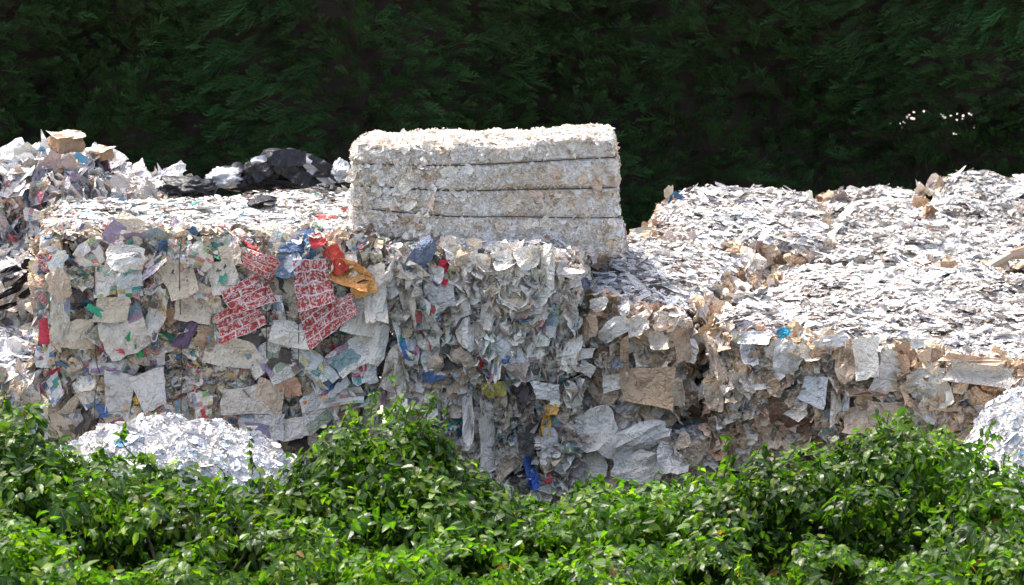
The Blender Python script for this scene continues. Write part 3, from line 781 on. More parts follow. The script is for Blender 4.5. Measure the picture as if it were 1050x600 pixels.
# front left bale of the right group
b6, r6 = right_bale([(588, 297, face_Y(590)+.05), (703, 322, face_Y(710)+.05), (776, 258, 1.8), (655, 232, 1.8)], .46, 51,
    'tan and white paper bale with a flattened brown carton in its front', n=11, topcol=browncol(.35, 91))
YA = face_Y(650)-.09
for (px, py, w, h, rot, col, kd, lb, ln) in [
    (654, 333, 28, 18, 30, (.66, .63, .6), .05, 'white crumpled sheet', 'crumple'), (628, 338, 34, 18, 40, (.62, .61, .61), .05, None, 'crumple'), (675, 350, 22, 20, 10, (.5, .46, .42), .05, None, 'crumple'),
    (640, 318, 14, 12, 10, (.55, .56, .6), .1, None, 'crumple'), (600, 363, 20, 12, 5, (.74, .7, .66), .05, 'white rounded card', 'flat'), (602, 377, 16, 16, -30, (.74, .7, .66), .05, None, 'flat'), (630, 390, 26, 16, 18, (.76, .73, .7), .05, 'white torn sheet', 'flat'),
    (634, 372, 14, 12, 0, (.2, .22, .26), .1, None, 'crumple'), (666, 395, 46, 42, 0, (.44, .33, .23), .05, 'flattened brown carton', 'flat'), (664, 392, 16, 16, 0, (.36, .26, .18), .05, None, 'flat'), (640, 368, 8, 44, 0, (.4, .3, .22), .05, None, 'flat'),
    (700, 352, 14, 36, 6, (.42, .33, .25), .05, None, 'curl'), (604, 335, 20, 26, 20, (.42, .32, .24), .05, None, 'crumple'), (614, 312, 18, 14, 10, (.68, .65, .62), .05, None, 'crumple'), (694, 402, 16, 30, 5, (.5, .42, .34), .05, None, 'curl')]:
    hero(r6, px, py, face_Y(px)-.09, w, h, rot, col, kd, ln, label=lb, zs=.6, tilt=(-14+RNG.normal(0, 14), RNG.normal(0, 12)))
# front right wide bale
b7, r7 = right_bale([(720, 332, face_Y(715)-.03), (1090, 374, face_Y(1090)), (1110, 275, 1.85), (810, 268, 1.8)], .30, 57,
    'wide tan paper bale with hanging white sheets and a bright blue scrap, front right', n=11, topcol=browncol(.3, 93))
for (px, py, w, h, rot, col, kd, lb, ln) in [
    (803, 341, 16, 10, 10, (.05, .32, .52), .1, 'crumpled bright blue scrap', 'crumple'), (772, 346, 36, 14, 0, (.62, .64, .7), .05, 'pale blue grey sheet', 'flat'), (768, 362, 16, 26, 8, (.55, .56, .6), .05, None, 'crumple'), (806, 366, 26, 34, -5, (.54, .55, .57), .05, None, 'crumple'),
    (890, 368, 26, 48, 8, (.72, .70, .66), .05, 'white triangular sheet', 'flat'), (908, 384, 26, 44, -24, (.58, .57, .56), .05, None, 'flat'), (835, 400, 34, 28, -10, (.58, .61, .66), .05, 'smooth blue grey sheet', 'flat'), (852, 350, 40, 14, 8, (.66, .66, .68), .05, None, 'crumple'),
    (857, 412, 9, 50, 5, (.66, .62, .56), .05, 'hanging white strip', 'curl'), (840, 425, 10, 36, 10, (.55, .44, .34), .05, None, 'curl'), (868, 410, 7, 24, 0, (.58, .6, .64), .05, None, 'curl'), (940, 352, 16, 10, 0, (.7, .7, .72), .05, None, 'crumple'),
    (950, 396, 46, 30, 6, (.5, .49, .46), .05, None, 'crumple'), (968, 404, 16, 24, 20, (.66, .64, .6), .05, None, 'crumple'), (1008, 384, 60, 20, -5, (.46, .45, .44), .05, None, 'flat'), (1000, 369, 60, 9, -4, (.55, .42, .32), .05, 'tan folded strip', 'flat'),
    (925, 372, 16, 20, 0, (.52, .38, .27), .05, None, 'crumple'), (880, 402, 70, 7, 4, (.46, .32, .23), .05, None, 'crumple'), (866, 372, 20, 38, 12, (.55, .44, .34), .05, None, 'crumple'), (735, 370, 12, 60, 20, (.52, .43, .35), .05, None, 'curl'), (758, 400, 14, 40, 0, (.52, .5, .48), .05, None, 'curl'),
    (733, 405, 20, 30, 0, (.5, .42, .34), .05, None, 'crumple'), (786, 396, 28, 20, 30, (.5, .38, .28), .05, None, 'crumple'), (800, 425, 24, 24, 0, (.22, .14, .1), .05, None, 'crumple'), (820, 436, 30, 16, 0, (.2, .12, .09), .05, None, 'crumple'), (880, 430, 30, 26, 0, (.55, .45, .36), .05, None, 'crumple'), (910, 425, 30, 30, 0, (.5, .42, .35), .05, None, 'flat'), (1015, 395, 18, 10, 0, (.5, .3, .17), .05, None, 'crumple')]:
    hero(r7, px, py, face_Y(px)-.09, w, h, rot, col, kd, ln, label=lb, zs=.6, tilt=(-14+RNG.normal(0, 14), RNG.normal(0, 12)))
# second row and third row
b8, r8 = right_bale([(648, 236, 1.95), (852, 260, 1.9), (836, 190, 3.9), (690, 197, 3.6)], .5, 61,
    'humped brown stained paper bale, back left of the right group', n=7, front=False, topcol=browncol(.9, 95), topamp=(.08, .03))
b9, r9 = right_bale([(800, 268, 1.9), (1110, 274, 1.95), (1110, 222, 3.6), (850, 224, 3.5)], .45, 67,
    'flat white topped paper bale with a small brown box on it, right group', front=False, topcol=browncol(.2, 97))
b10, r10 = right_bale([(846, 226, 3.65), (946, 226, 3.7), (942, 194, 5.0), (846, 194, 4.9)], .5, 71,
    'rounded white paper bale at the back, between the humped stained one and the corner one', n=7, front=False, topcol=browncol(.3, 99), nparts=200, topamp=(.06, .028))
b11, r11 = right_bale([(936, 254, 2.8), (1140, 262, 2.9), (1140, 178, 4.9), (966, 177, 4.7)], .5, 73,
    'large grey white paper bale at the right edge, highest of the right group', n=7, front=False, topcol=greycol(.38, 101), topamp=(.08, .03))
# lower row
b12, r12 = right_bale([(578, 424, .14), (745, 458, -.05), (760, 430, .9), (590, 400, 1.1)], .0, 81,
    'low bale of big crumpled white sheets, beneath the bale with the brown carton', n=6, core=M_CORE_MIX, pal=[(5, (.64, .63, .6), .1, 0, .2), (2, (.55, .54, .53), .1, 0, .28), (1.2, (.5, .42, .35), .15, 0, .2), (.4, (.3, .3, .34), .2, 0, .2)], ftilt=(.1, .7))
for (px, py, w, h, rot, col, kd, lb) in [(610, 442, 50, 40, 20, (.66, .65, .62), .05, 'large crumpled white sheet'), (650, 452, 70, 30, 25, (.66, .66, .66), .05, 'large crumpled white sheet'), (600, 478, 44, 34, 10, (.62, .61, .58), .05, None),
    (655, 478, 50, 34, -8, (.6, .59, .56), .05, None), (690, 470, 34, 30, 0, (.6, .6, .6), .05, None), (625, 492, 40, 24, 0, (.5, .4, .34), .05, None), (585, 452, 30, 24, 40, (.62, .62, .62), .05, None)]:
    hero(r12, px, py, face_Y(px)-.16, w, h, rot, col, kd, 'crumple', label=lb, zs=.6, tilt=(RNG.normal(0, 14), RNG.normal(8, 12)))
b13, r13 = right_bale([(742, 462, -.0), (1090, 466, -.42), (1110, 440, 1.2), (760, 440, 1.3)], .0, 83,
    'crushed bale of small dark grey scraps, lowest under the wide tan bale', n=6, core=M_CORE_GREY, nparts=200, pal=[(4, (.42, .4, .4), .2, 0, .2), (2, (.55, .53, .5), .15, 0, .2), (2, (.32, .24, .2), .2, 0, .2), (.8, (.1, .1, .1), .2, 0, .2), (.4, (.35, .15, .12), .2, 0, .2)])

# ================================================================== FAR LEFT
def film_bale(tops, zb, seed, label, pal=PAL_FILM, n=8, nparts=250, shift=(0, 0, 0, 0), toppal=None):
    b = make_block(tops, zb, n=n, seed=seed, amp=(.06, .035), topamp=(.05, .022), shift=shift)
    r = bale_root(b, label)
    b.body('bale_core', M_CORE_GREY, r)
    B = Batch()
    b.scatter(B, FRONT, 'crumple', 330, (.07, .24), (.15, .8), pal, (-.02, .04), spin=(1.57, .6), aspect=(.9, 1.8))
    b.scatter(B, FRONT, 'curl', 300, (.05, .16), (.4, 1.6), pal, (-.02, .04), aspect=(.4, 1.0), spin=(0, .6))
    for f in (LEFT, RIGHT): b.scatter(B, f, 'crumple', 320, (.07, .2), (.2, .9), pal, (-.02, .03), prio=.9)
    dress_top(B, b, toppal or PAL_TOPMIX, .8)
    b.scatter(B, TOP, 'crumple', 110, (.06, .2), (.1, .7), toppal or PAL_TOPMIX, (-.01, .03))
    B.build(r, nparts)
    return b, r
b14, r14 = film_bale([(-70, 172, 1.55), (84, 178, 1.35), (118, 156, 2.5), (-70, 148, 2.6)], 1.02, 111,
    'grey and purple crumpled film bale at far left, topped by a brown carton')
b15, r15 = film_bale([(70, 190, 1.5), (205, 204, 1.45), (200, 190, 2.4), (92, 160, 2.4)], 1.0, 113,
    'small bale of grey crumpled film with a folded tan sheet, behind the newspaper bale', nparts=150)
b16, r16 = film_bale([(-70, 292, .75), (44, 284, .8), (50, 250, 1.7), (-70, 252, 1.7)], .0, 117,
    'sagging bale of white and black streaked film at the left edge', pal=[(5, (.68, .69, .72), .1, 0, .2), (2, (.08, .08, .09), .3, 0, .2), (2, (.5, .46, .42), .2, 0, .2)], nparts=150)
b17, r17 = film_bale([(-70, 388, -.25), (36, 390, -.2), (34, 322, 1.0), (-70, 326, 1.0)], .0, 119,
    'low bale with bright white shredded top at the left edge of the photo', pal=[(4, (.6, .58, .55), .15, 0, .2), (2, (.45, .4, .34), .15, 0, .3), (1, (.3, .36, .4), .15, 0, .3)], toppal=PAL_SNOW, n=6)

for (px, py, w, h, rot) in [(8, 300, 30, 7, 25), (24, 287, 30, 8, 38), (12, 277, 22, 7, 20), (28, 300, 16, 8, 40), (6, 314, 22, 5, 15), (30, 272, 12, 14, 60)]:
    hero(r16, px, py, .60, w, h, rot, (.02, .02, .024), .1, 'crumple', label='dark strip standing in for a shaded gap')  # near-black sheets paint the shade of the gaps beside the stack
# ================================================================== HEAPS OF WHITE SHREDDED PAPER
def heap(cx, top_py, Yc, rx, ry, peak_px_x, label, seed, hz=None):
    P0 = at(peak_px_x, top_py, Yc)
    hz = hz or P0[2]
    root = empty('paper_heap', (P0[0], Yc, 0), label, 'paper heap', 'heaps of white shredded paper among the bales')
    n = 90
    g = np.linspace(-1, 1, n)
    A, Bq = np.meshgrid(g, g)
    def surf(a, b):
        # square to disc
        x = a*np.sqrt(np.maximum(1-b*b/2, 0)); y = b*np.sqrt(np.maximum(1-a*a/2, 0))
        r = np.sqrt(x*x+y*y)
        z = hz*np.clip(1-r**2.7, 0, 1)**.8
        P = np.column_stack([P0[0]+x*rx, Yc+y*ry, z])
        P[:, 2] += (.07*fbm(P*2.8, seed)+.045*(1-2*np.abs(fbm(P*np.array([8, 12, 8]), seed+5, 3))))*np.clip((1-r)*6, 0, 1)
        return P
    V = surf(A.ravel(), Bq.ravel())
    F = np.array([(j*n+i, j*n+i+1, (j+1)*n+i+1, (j+1)*n+i) for j in range(n-1) for i in range(n-1)])
    link('heap_core', mesh_np('heap_core', V-np.array(root.location), F, M_CORE_WHITE), root)
    Bt = Batch()
    for (ln, cnt, lo, hi, zs, tl) in (('layer', int(170*rx*ry*3.5), .04, .10, .8, .4), ('chip', int(4200*rx*ry*3.5), .012, .035, .8, .6)):
        a = RNG.uniform(-.98, .98, cnt); b = RNG.uniform(-.98, .98, cnt)
        e = .015
        P = surf(a, b)
        nn = np.cross(surf(a+e, b)-surf(a-e, b), surf(a, b+e)-surf(a, b-e))
        nn /= np.linalg.norm(nn, axis=1, keepdims=True)+1e-9
        t = RNG.normal(0, 1, (cnt, 3)); t /= np.linalg.norm(t, axis=1, keepdims=True)
        R = frames(nn+t*RNG.uniform(.05, tl, cnt)[:, None], RNG.uniform(0, 6.28, cnt))
        sz = lo*(hi/lo)**(RNG.uniform(0, 1, cnt)**1.4)
        asp = RNG.uniform(.7, 1.8, cnt)
        Bt.add(ln, P+nn*.004, R, np.stack([sz*asp, sz/asp**.5, sz*zs], 1), tints(PAL_SNOW, cnt), sz*(nn[:, 1] < .3))
    Bt.build(root, 280)
    return root
heap(0, 444, -.95, 1.0, .6, 180, 'rounded heap of bluish white shredded paper in front of the newspaper bales', 201)
heap(0, 400, -1.2, .76, .6, 1098, 'steep heap of white shredded paper at the right edge behind the shrubs', 203)

# ================================================================== LOOSE THINGS ON THE BALES
def crumpled_blob(name, px, py, Y, w, h, d, mat, label, cat, seed, sharp=.45, group=None, parent=None, rz=0.0):
    P0 = at(px, py, Y)
    s = np.linalg.norm(P0-CAM)/FPX
    n = 60
    th = np.linspace(0, 2*math.pi, n, endpoint=False); ph = np.linspace(-math.pi/2, math.pi/2, n//2)
    T, Pp = np.meshgrid(th, ph)
    D = np.column_stack([(np.cos(Pp)*np.cos(T)).ravel(), (np.cos(Pp)*np.sin(T)).ravel(), np.sin(Pp).ravel()])
    r = 1+sharp*(np.abs(fbm(D*1.3+seed, seed, 2))-.35)+.22*np.abs(vnoise(D*np.array([5, 5, 9]), seed+3))
    V = D*r[:, None]*np.array([w*s/2, d/2, h*s/2])
    c, sn = math.cos(rz), math.sin(rz)
    V = np.column_stack([V[:, 0]*c-V[:, 1]*sn, V[:, 0]*sn+V[:, 1]*c, V[:, 2]])
    m = n//2
    F = np.array([(j*n+i, j*n+(i+1) % n, (j+1)*n+(i+1) % n, (j+1)*n+i) for j in range(m-1) for i in range(n)])
    me = mesh_np(name, V, F, mat, smooth=True)
    if parent is not None:
        return link(name, me, parent, loc=Vector(P0)-parent.location)
    o = link(name, me, loc=P0)
    return tag(o, label, cat, group)
bag = empty('plastic_heap', at(283, 190, 1.75), 'heap of crumpled black plastic film lying behind the newspaper bale', 'plastic heap')
def film_sheet(root, px, py, Y, w, h, rot, seed, mat, droop=.0, name='film_fold'):
    rng = np.random.default_rng(seed)
    n = 14
    g = np.linspace(-.5, .5, n)
    U, Vv = np.meshgrid(g, g)
    P0 = at(px, py, Y); s = np.linalg.norm(P0-CAM)/FPX
    x, y = U.ravel(), Vv.ravel()
    z = np.zeros(len(x))
    for _ in range(14):
        a = rng.normal(math.radians(0), .7); dd = x*math.cos(a)+y*math.sin(a)*.4-rng.uniform(-.5, .5)
        z += rng.uniform(.3, 1)*rng.choice([-1, 1])*.16*np.maximum(0, .09-np.abs(dd))*9
    c, sn = math.cos(math.radians(rot)), math.sin(math.radians(rot))
    X = x*w*s; Z = y*h*s*(1-.3*np.abs(x)*2); Yd = z*.16+.35*y*h*s
    V = np.column_stack([X*c-Z*sn, Yd, X*sn+Z*c])+P0-np.array(root.location)
    F = np.array([(j*n+i, j*n+i+1, (j+1)*n+i+1, (j+1)*n+i) for j in range(n-1) for i in range(n-1)])
    link(name, mesh_np(name, V, F, mat, smooth=True), root)
crumpled_blob('film_lump', 280, 182, 1.85, 100, 24, .45, M_BLACK, None, None, 3, parent=bag, sharp=.7)
crumpled_blob('film_lump', 296, 168, 1.85, 56, 24, .4, M_BLACK, None, None, 5, parent=bag, sharp=.7)
crumpled_blob('film_lump', 243, 180, 1.8, 44, 20, .35, M_BLACK, None, None, 8, parent=bag, sharp=.7)
crumpled_blob('film_lump', 332, 182, 1.75, 56, 20, .3, M_BLACK, None, None, 12, parent=bag, sharp=.7)
for i, (px, py, w, h, rot, mt) in enumerate([(282, 168, 60, 22, 14, M_BLACK), (310, 174, 56, 22, -34, M_BLACK), (262, 178, 44, 18, 24, M_BLACK), (325, 176, 44, 12, -38, M_GREYFILM), (272, 162, 30, 7, 12, M_GREYFILM), (300, 178, 40, 16, -30, M_BLACK), (294, 162, 40, 18, 0, M_BLACK), (336, 174, 36, 13, -34, M_BLACK)]):
    film_sheet(bag, px, py, 1.62-.01*i, w, h, rot, 40+i, mt)
crumpled_blob('plastic_bag', 349, 176, 1.6, 22, 20, .2, M_GREYFILM, 'small grey plastic bag between the black film heap and the white bale', 'plastic bag', 21)
crumpled_blob('plastic_bag', 192, 192, 1.5, 54, 18, .25, M_BLACK, 'flat black plastic bag left of the black film heap', 'plastic bag', 25, sharp=.7)
crumpled_blob('plastic_bag', 232, 182, 1.65, 34, 18, .25, M_GREYFILM, 'pale plastic bag at the left end of the black film heap', 'plastic bag', 27)
crumpled_blob('plastic_bag', 268, 207, .95, 26, 7, .2, M_BLACK, 'thin black plastic scrap lying on the newspaper bale, before the film heap', 'plastic scrap', 29, sharp=.7)
crumpled_blob('plastic_bag', 334, 192, 1.3, 20, 6, .12, M_BLACK, 'small black plastic scrap nearest the white shredded bale', 'plastic scrap', 33, sharp=.7)

def carton(px, py, Y, w, h, d, rz, rx, label, mat=M_CARD, crush=.30, seed=1):
    rng = np.random.default_rng(seed)
    P0 = at(px, py, Y); s = np.linalg.norm(P0-CAM)/FPX
    w, h = w*s, h*s
    root = empty('cardboard_carton', P0-np.array([0, 0, h/2]), label, 'carton')
    root.rotation_euler = (rx, 0, rz)
    b = Block([(-w/2, -d/2, h), (w/2, -d/2, h*.93), (w/2, d/2, h), (-w/2, d/2, h)], [(-w/2, -d/2, 0), (w/2, -d/2, 0), (w/2, d/2, 0), (-w/2, d/2, 0)], n=14, seed=seed, amp=(crush*w*.4, crush*w*.25), freq=(9, 25))
    class R: location = (0, 0, 0)
    VV, FF, off = [], [], 0
    k = 8
    for axis in range(3):
        for sg in (-1, 1):
            u, v = [a for a in range(3) if a != axis]
            A, Bq = np.meshgrid(np.linspace(-1, 1, k+1), np.linspace(-1, 1, k+1))
            q = np.zeros((A.size, 3)); q[:, axis] = sg; q[:, u] = A.ravel(); q[:, v] = Bq.ravel()
            VV.append(b.S(q))
            ii, jj = np.meshgrid(np.arange(k), np.arange(k)); a = (jj*(k+1)+ii).ravel()
            f = np.stack([a, a+1, a+2+k, a+1+k], 1)
            if (sg < 0) != (axis == 1): f = f[:, ::-1]
            FF.append(f+off); off += A.size
    link('carton_body', mesh_np('carton_body', np.concatenate(VV), np.concatenate(FF), mat), root)
    # two crumpled flaps on top
    for sgn in (-1, 1):
        V, U = sheet_variant(rng, 5, .25, .3, .03, .08)
        V = V*np.array([w*.6, d*1.05, w*.5])+np.array([sgn*w*.27, 0, h*1.03])
        L = LIBS['curl']
        link('carton_flap', mesh_np('carton_flap', V, L['F'], M_CARD_PALE), root)
M_CARD_PALE = simple('faded_cardboard', (.55, .45, .36), .8, .2, 0, .4, 30, .4)
carton(68, 146, 1.9, 28, 17, .16, .5, 0, 'crushed brown carton standing on the far left bale', seed=5)
carton(104, 158, 2.0, 20, 10, .12, -.6, .1, 'faded pinkish carton lying right of the taller brown carton', seed=9)
carton(946, 272, 2.0, 15, 8, .09, .5, .1, 'small brown carton lying on the white tops of the right group', seed=13)
tube_root = empty('cardboard_tube', at(1040, 268, 2.0), 'tan rolled cardboard lying on the white tops at the right edge', 'cardboard roll')
tp = np.array([at(1008, 282, 1.7), at(1020, 275, 1.85), at(1035, 267, 2.0), at(1062, 262, 2.1), at(1085, 260, 2.2)])
V, F = tube(tp+np.array([0, 0, .03]), [.006, .03, .028, .055, .05], 7)
link('rolled_card', mesh_np('rolled_card', V-np.array(tube_root.location), F, simple('worn_cardboard', (.44, .36, .28), .85, .2, 0, .5, 25, .8)), tube_root)
V, F = tube(tp[2:]+np.array([0, -.01, .05]), [.01, .035, .03], 6)
link('inner_roll', mesh_np('inner_roll', V-np.array(tube_root.location), F, M_CARD), tube_root)

# ================================================================== THE HEDGE BEHIND
HY = 7.6
def hedge():
    root = empty('conifer_hedge', (0, HY+.9, 0), 'tall dark green clipped conifer hedge in shade behind all the bales', 'hedge')
    _h = np.random.default_rng(4)
    holes = [(cx+_h.normal(0, sx), cy+_h.normal(0, sy), _h.uniform(.002, .008)) for cx, cy, sx, sy, k in ((934, 120, 6, 3, 10), (969, 118, 6, 3, 9), (987, 119, 6, 3.5, 11), (1012, 139, 4, 8, 7), (873, 125, 4, 1, 3), (1018, 120, 3, 2, 3), (995, 138, 6, 6, 6), (920, 128, 8, 4, 5)) for _ in range(k)]
    old = [(934, 120, .05), (971, 117, .05), (986, 119, .045), (964, 123, .025), (992, 115, .03), (873, 125, .02), (1018, 121, .015), (921, 128, .015), (1013, 141, .025), (996, 139, .012), (1000, 147, .012), (975, 126, .02), (942, 116, .03)]
    def frontY(x, z):
        P = np.column_stack([x*.9, np.zeros_like(x), z*.9])
        return HY+.16*fbm(P, 301)+.07*fbm(P*4, 305)-.05*z
    def hole_mask(P, grow=1.0):
        rel = P-CAM
        dep = rel@FWD
        px = 525+FPX*rel[:, 0]/dep; py = 300-FPX*(rel@UPV)/dep
        m = np.zeros(len(P), bool)
        for (hx, hy, r) in holes:
            m |= ((px-hx)**2/1.8+(py-hy)**2) < (r*FPX/33*grow)**2
        return m
    # inner mass of twigs (closed slab with the same few gaps)
    xs = np.concatenate([np.arange(-9, 2.3, .09), np.arange(2.3, 3.9, .016), np.arange(3.9, 9, .09)]); zs = np.concatenate([np.arange(0, .5, .08), np.arange(.5, 1.5, .016), np.arange(1.5, 5, .09)])
    X, Z = np.meshgrid(xs, zs)
    x, z = X.ravel(), Z.ravel()
    n, m = len(xs), len(zs)
    VV, FF = [], []
    off = 0
    for layer, dy in ((0, .22), (1, 1.5)):
        P = np.column_stack([x, frontY(x, z)+dy+.05*fbm(np.column_stack([x, z, z*0])*6, 311), z])
        ii, jj = np.meshgrid(np.arange(n-1), np.arange(m-1))
        a = (jj*n+ii).ravel()
        f = np.stack([a, a+1, a+1+n, a+n], 1)
        c = P[f].mean(1)
        f = f[~hole_mask(c, 1.25)]
        VV.append(P); FF.append(f+off); off += len(P)
    core = mesh_np('inner_twigs', np.concatenate(VV)-np.array(root.location), np.concatenate(FF), M_BARK)
    link('inner_twigs', core, root)
    # feathery sprays
    rng = np.random.default_rng(77)
    def sprays(cnt, depth, length):
        x = rng.uniform(-8.5, 8.5, cnt); z = rng.uniform(.0, 4.9, cnt)
        keep = (np.abs(x) < 4.6) & (z < 3.0) | (rng.uniform(0, 1, cnt) < .35)
        x, z = x[keep], z[keep]; cnt = len(x)
        base = np.column_stack([x, frontY(x, z)+rng.uniform(depth[0], depth[1], cnt), z])
        ln = rng.uniform(length[0], length[1], cnt)
        # growth direction: up and outward with a sideways lean that drifts along the hedge
        lean = fbm(np.column_stack([x*.55, z*.7, z*0]), 331)*1.7+rng.normal(0, .45, cnt)
        d = np.column_stack([np.sin(lean), -.55+rng.normal(0, .2, cnt), np.cos(lean)*.75])
        d /= np.linalg.norm(d, axis=1, keepdims=True)
        side = np.cross(d, np.array([0, -1.0, 0])); side /= np.linalg.norm(side, axis=1, keepdims=True)
        nrm = np.cross(side, d)
        K = 11
        V, F, T = [], [], []
        shade = np.clip(.85+.45*fbm(base*1.2, 341)+rng.normal(0, .4, cnt), .2, 2.3)
        hue = rng.uniform(0, 1, cnt)
        colr = np.column_stack([.0045+.008*hue, .025+.012*hue, .009+.003*hue])*shade[:, None]
        for k in range(K):
            t = k/(K-1)
            s = (-1)**k
            org = base+d*(ln*t*.85)[:, None]-np.array([0, 0, 1.0])*(ln*t*t*.22)[:, None]
            ll = ln*(.42*(1-t)+.12)*rng.uniform(.7, 1.3, cnt)
            dr = d*.95+side*(s*.36)+nrm*rng.normal(0, .2, cnt)[:, None]
            tip = org+dr*ll[:, None]-np.array([0, 0, 1.0])*(ll*.18)[:, None]
            wv = np.cross(dr, nrm); wv /= np.linalg.norm(wv, axis=1, keepdims=True)+1e-9
            wd = (.003+.006*rng.uniform(0, 1, cnt))[:, None]
            mid = org+(tip-org)*.45
            V.append(np.stack([org, mid-wv*wd, tip, mid+wv*wd], 1))
            T.append(np.repeat(np.column_stack([colr*(.85+.4*t), np.ones(cnt)])[:, None], 4, 1))
        V = np.concatenate(V); T = np.concatenate(T)
        ok = ~hole_mask(V.mean(1), .95)
        V, T = V[ok], T[ok]
        return V, T
    A = [sprays(15000, (-.2, .0), (.12, .32)), sprays(11000, (-.02, .2), (.12, .28))]
    V = np.concatenate([a[0] for a in A]); T = np.concatenate([a[1] for a in A])
    cnt = len(V)
    F = np.arange(cnt*4).reshape(-1, 4)
    U = np.tile(np.array([[.5, 0], [0, .5], [.5, 1], [1, .5]]), (cnt, 1))
    me = mesh_np('conifer_foliage', V.reshape(-1, 3)-np.array(root.location), F, M_HEDGE, U, T.reshape(-1, 4))
    link('conifer_foliage', me, root, kind='stuff')
    for i in range(12):
        xx = -8+i*1.45
        V, F = tube([(xx, HY+.9, 0), (xx+.05, HY+.95, 2), (xx, HY+.9, 4.7)], [.07, .05, .02], 8)
        link('trunk', mesh_np('trunk', V-np.array(root.location), F, M_BARK), root)
hedge()

# ================================================================== FOREGROUND SHRUBS
def leaf_shape(rng):
    w = rng.uniform(.22, .31); fold = rng.uniform(.04, .16); dr = rng.uniform(.1, .45)
    ys = [0, .22, .5, .78, 1.0]; ws = [0, w*.85, w, w*.6, 0]
    V, U = [], []
    for y, ww in zip(ys, ws):
        zc = -dr*y*y
        V.append((0, y, zc)); U.append((.5, y))
        if ww > 0:
            V.append((-ww, y-.03, zc+fold*ww*2)); U.append((0, y))
            V.append((ww, y-.03, zc+fold*ww*2)); U.append((1, y))
    # 0 base; 1,2,3 ; 4,5,6 ; 7,8,9 ; 10 tip
    F = [(0, 1, 2), (0, 3, 1), (1, 4, 2), (2, 4, 5), (1, 3, 4), (3, 6, 4), (4, 7, 5), (5, 7, 8), (4, 6, 7), (6, 9, 7), (7, 10, 8), (7, 9, 10)]
    return np.array(V, float), np.array(U), np.array(F)
_lr = np.random.default_rng(9)
_ls = [leaf_shape(_lr) for _ in range(10)]
LIBS['leaf'] = dict(V=np.array([l[0] for l in _ls]), U=np.array([l[1] for l in _ls]), F=_ls[0][2], K=10, mesh={})
for k in range(10):
    LIBS['leaf']['mesh'][k] = mesh_np('leaf', LIBS['leaf']['V'][k], LIBS['leaf']['F'], M_LEAF_OBJ, LIBS['leaf']['U'][k])
def leaf_tint(n, rng, P):
    a = rng.uniform(0, 1, n)
    g = np.column_stack([.020+.060*a, .052+.098*a, .006+.006*a])
    y = rng.uniform(0, 1, n) < .13
    g[y] = np.array([.14, .19, .02])
    b = rng.uniform(0, 1, n) < .004
    g[b] = np.array([.16, .08, .03])
    g *= (.95+.4*fbm(P*1.5, 411))[:, None]*rng.uniform(.45, 1.3, n)[:, None]
    return np.column_stack([np.clip(g, .008, .4), np.ones(n)])
def leaves_on(batch, P, outward, rng, size):
    n = len(P)
    up = np.array([0, 0, 1.0])
    nrm = outward*.9+up*.55+rng.normal(0, .45, (n, 3))
    nrm /= np.linalg.norm(nrm, axis=1, keepdims=True)
    dirv = outward*.9-up*.35+rng.normal(0, .55, (n, 3))
    y = dirv-(dirv*nrm).sum(1, keepdims=True)*nrm
    y /= np.linalg.norm(y, axis=1, keepdims=True)+1e-9
    x = np.cross(y, nrm)
    R = np.stack([x, y, nrm], 2)
    sz = rng.uniform(size[0], size[1], n)
    sc = np.stack([sz*rng.uniform(.8, 1.25, n), sz, sz], 1)
    vis = (outward[:, 2]*.5-outward[:, 1]) + .5
    batch.add('leaf', P, R, sc, leaf_tint(n, rng, P), sz*np.clip(vis, .1, 1.4))
TOPX = [-60, 0, 30, 60, 100, 150, 220, 280, 310, 340, 370, 400, 430, 455, 480, 510, 545, 575, 610, 650, 700, 740, 770, 830, 870, 900, 925, 950, 985, 1010, 1050, 1110]
TOPY = [410, 412, 432, 462, 468, 474, 482, 494, 480, 452, 428, 425, 430, 462, 484, 500, 520, 512, 500, 496, 494, 484, 468, 462, 458, 440, 432, 436, 462, 470, 490, 492]
SG = 'leafy shrubs and creepers along the foreground'
def soil_and_dark_sheet():  # soil under the shrubs, carried over sunlit concrete so hollows stay dark
    xs = np.linspace(-7, 7, 90); ys = np.linspace(-9, -.25, 50)
    X, Y = np.meshgrid(xs, ys)
    P = np.column_stack([X.ravel(), Y.ravel(), np.zeros(X.size)])
    P[:, 2] = .012+.05*np.clip(1+fbm(P*2.2, 801), 0, 2)
    e = (np.abs(P[:, 0]) > 6.99) | (P[:, 1] < -8.99) | (P[:, 1] > -.26)
    P[e, 2] = -.02
    F = np.array([(j*90+i, j*90+i+1, (j+1)*90+i+1, (j+1)*90+i) for j in range(49) for i in range(89)])
    tag(link('soil_and_dark_sheet', mesh_np('soil_and_dark_sheet', P, F, simple('soil_and_dark_cover', (.03, .024, .015), .95, .1, 0, .6, 18, .8))), kind='structure')
soil_and_dark_sheet()
HOLLOWS = [(905, 545, 52, 30), (930, 515, 30, 16), (790, 560, 26, 34), (120, 566, 40, 20), (175, 545, 26, 14), (395, 552, 40, 14), (330, 520, 24, 10), (560, 560, 30, 10), (660, 548, 34, 9), (480, 578, 30, 12), (30, 520, 18, 12), (250, 572, 30, 14), (720, 590, 30, 12), (1010, 530, 24, 10), (860, 590, 30, 14)]
def hollow(Q, D):
    rel = Q-CAM; dep = rel@FWD
    px = 525+FPX*rel[:, 0]/dep; py = 300-FPX*(rel@UPV)/dep
    depth = fbm(Q*5, 77, 2)*.25
    m = np.zeros(len(Q), bool)
    for (x, y, a, b) in HOLLOWS:
        m |= (((px-x)/a)**2+((py-y)/b)**2 < 1+depth) & (Q[:, 1] < -2.95)
    return Q[~m], D[~m]
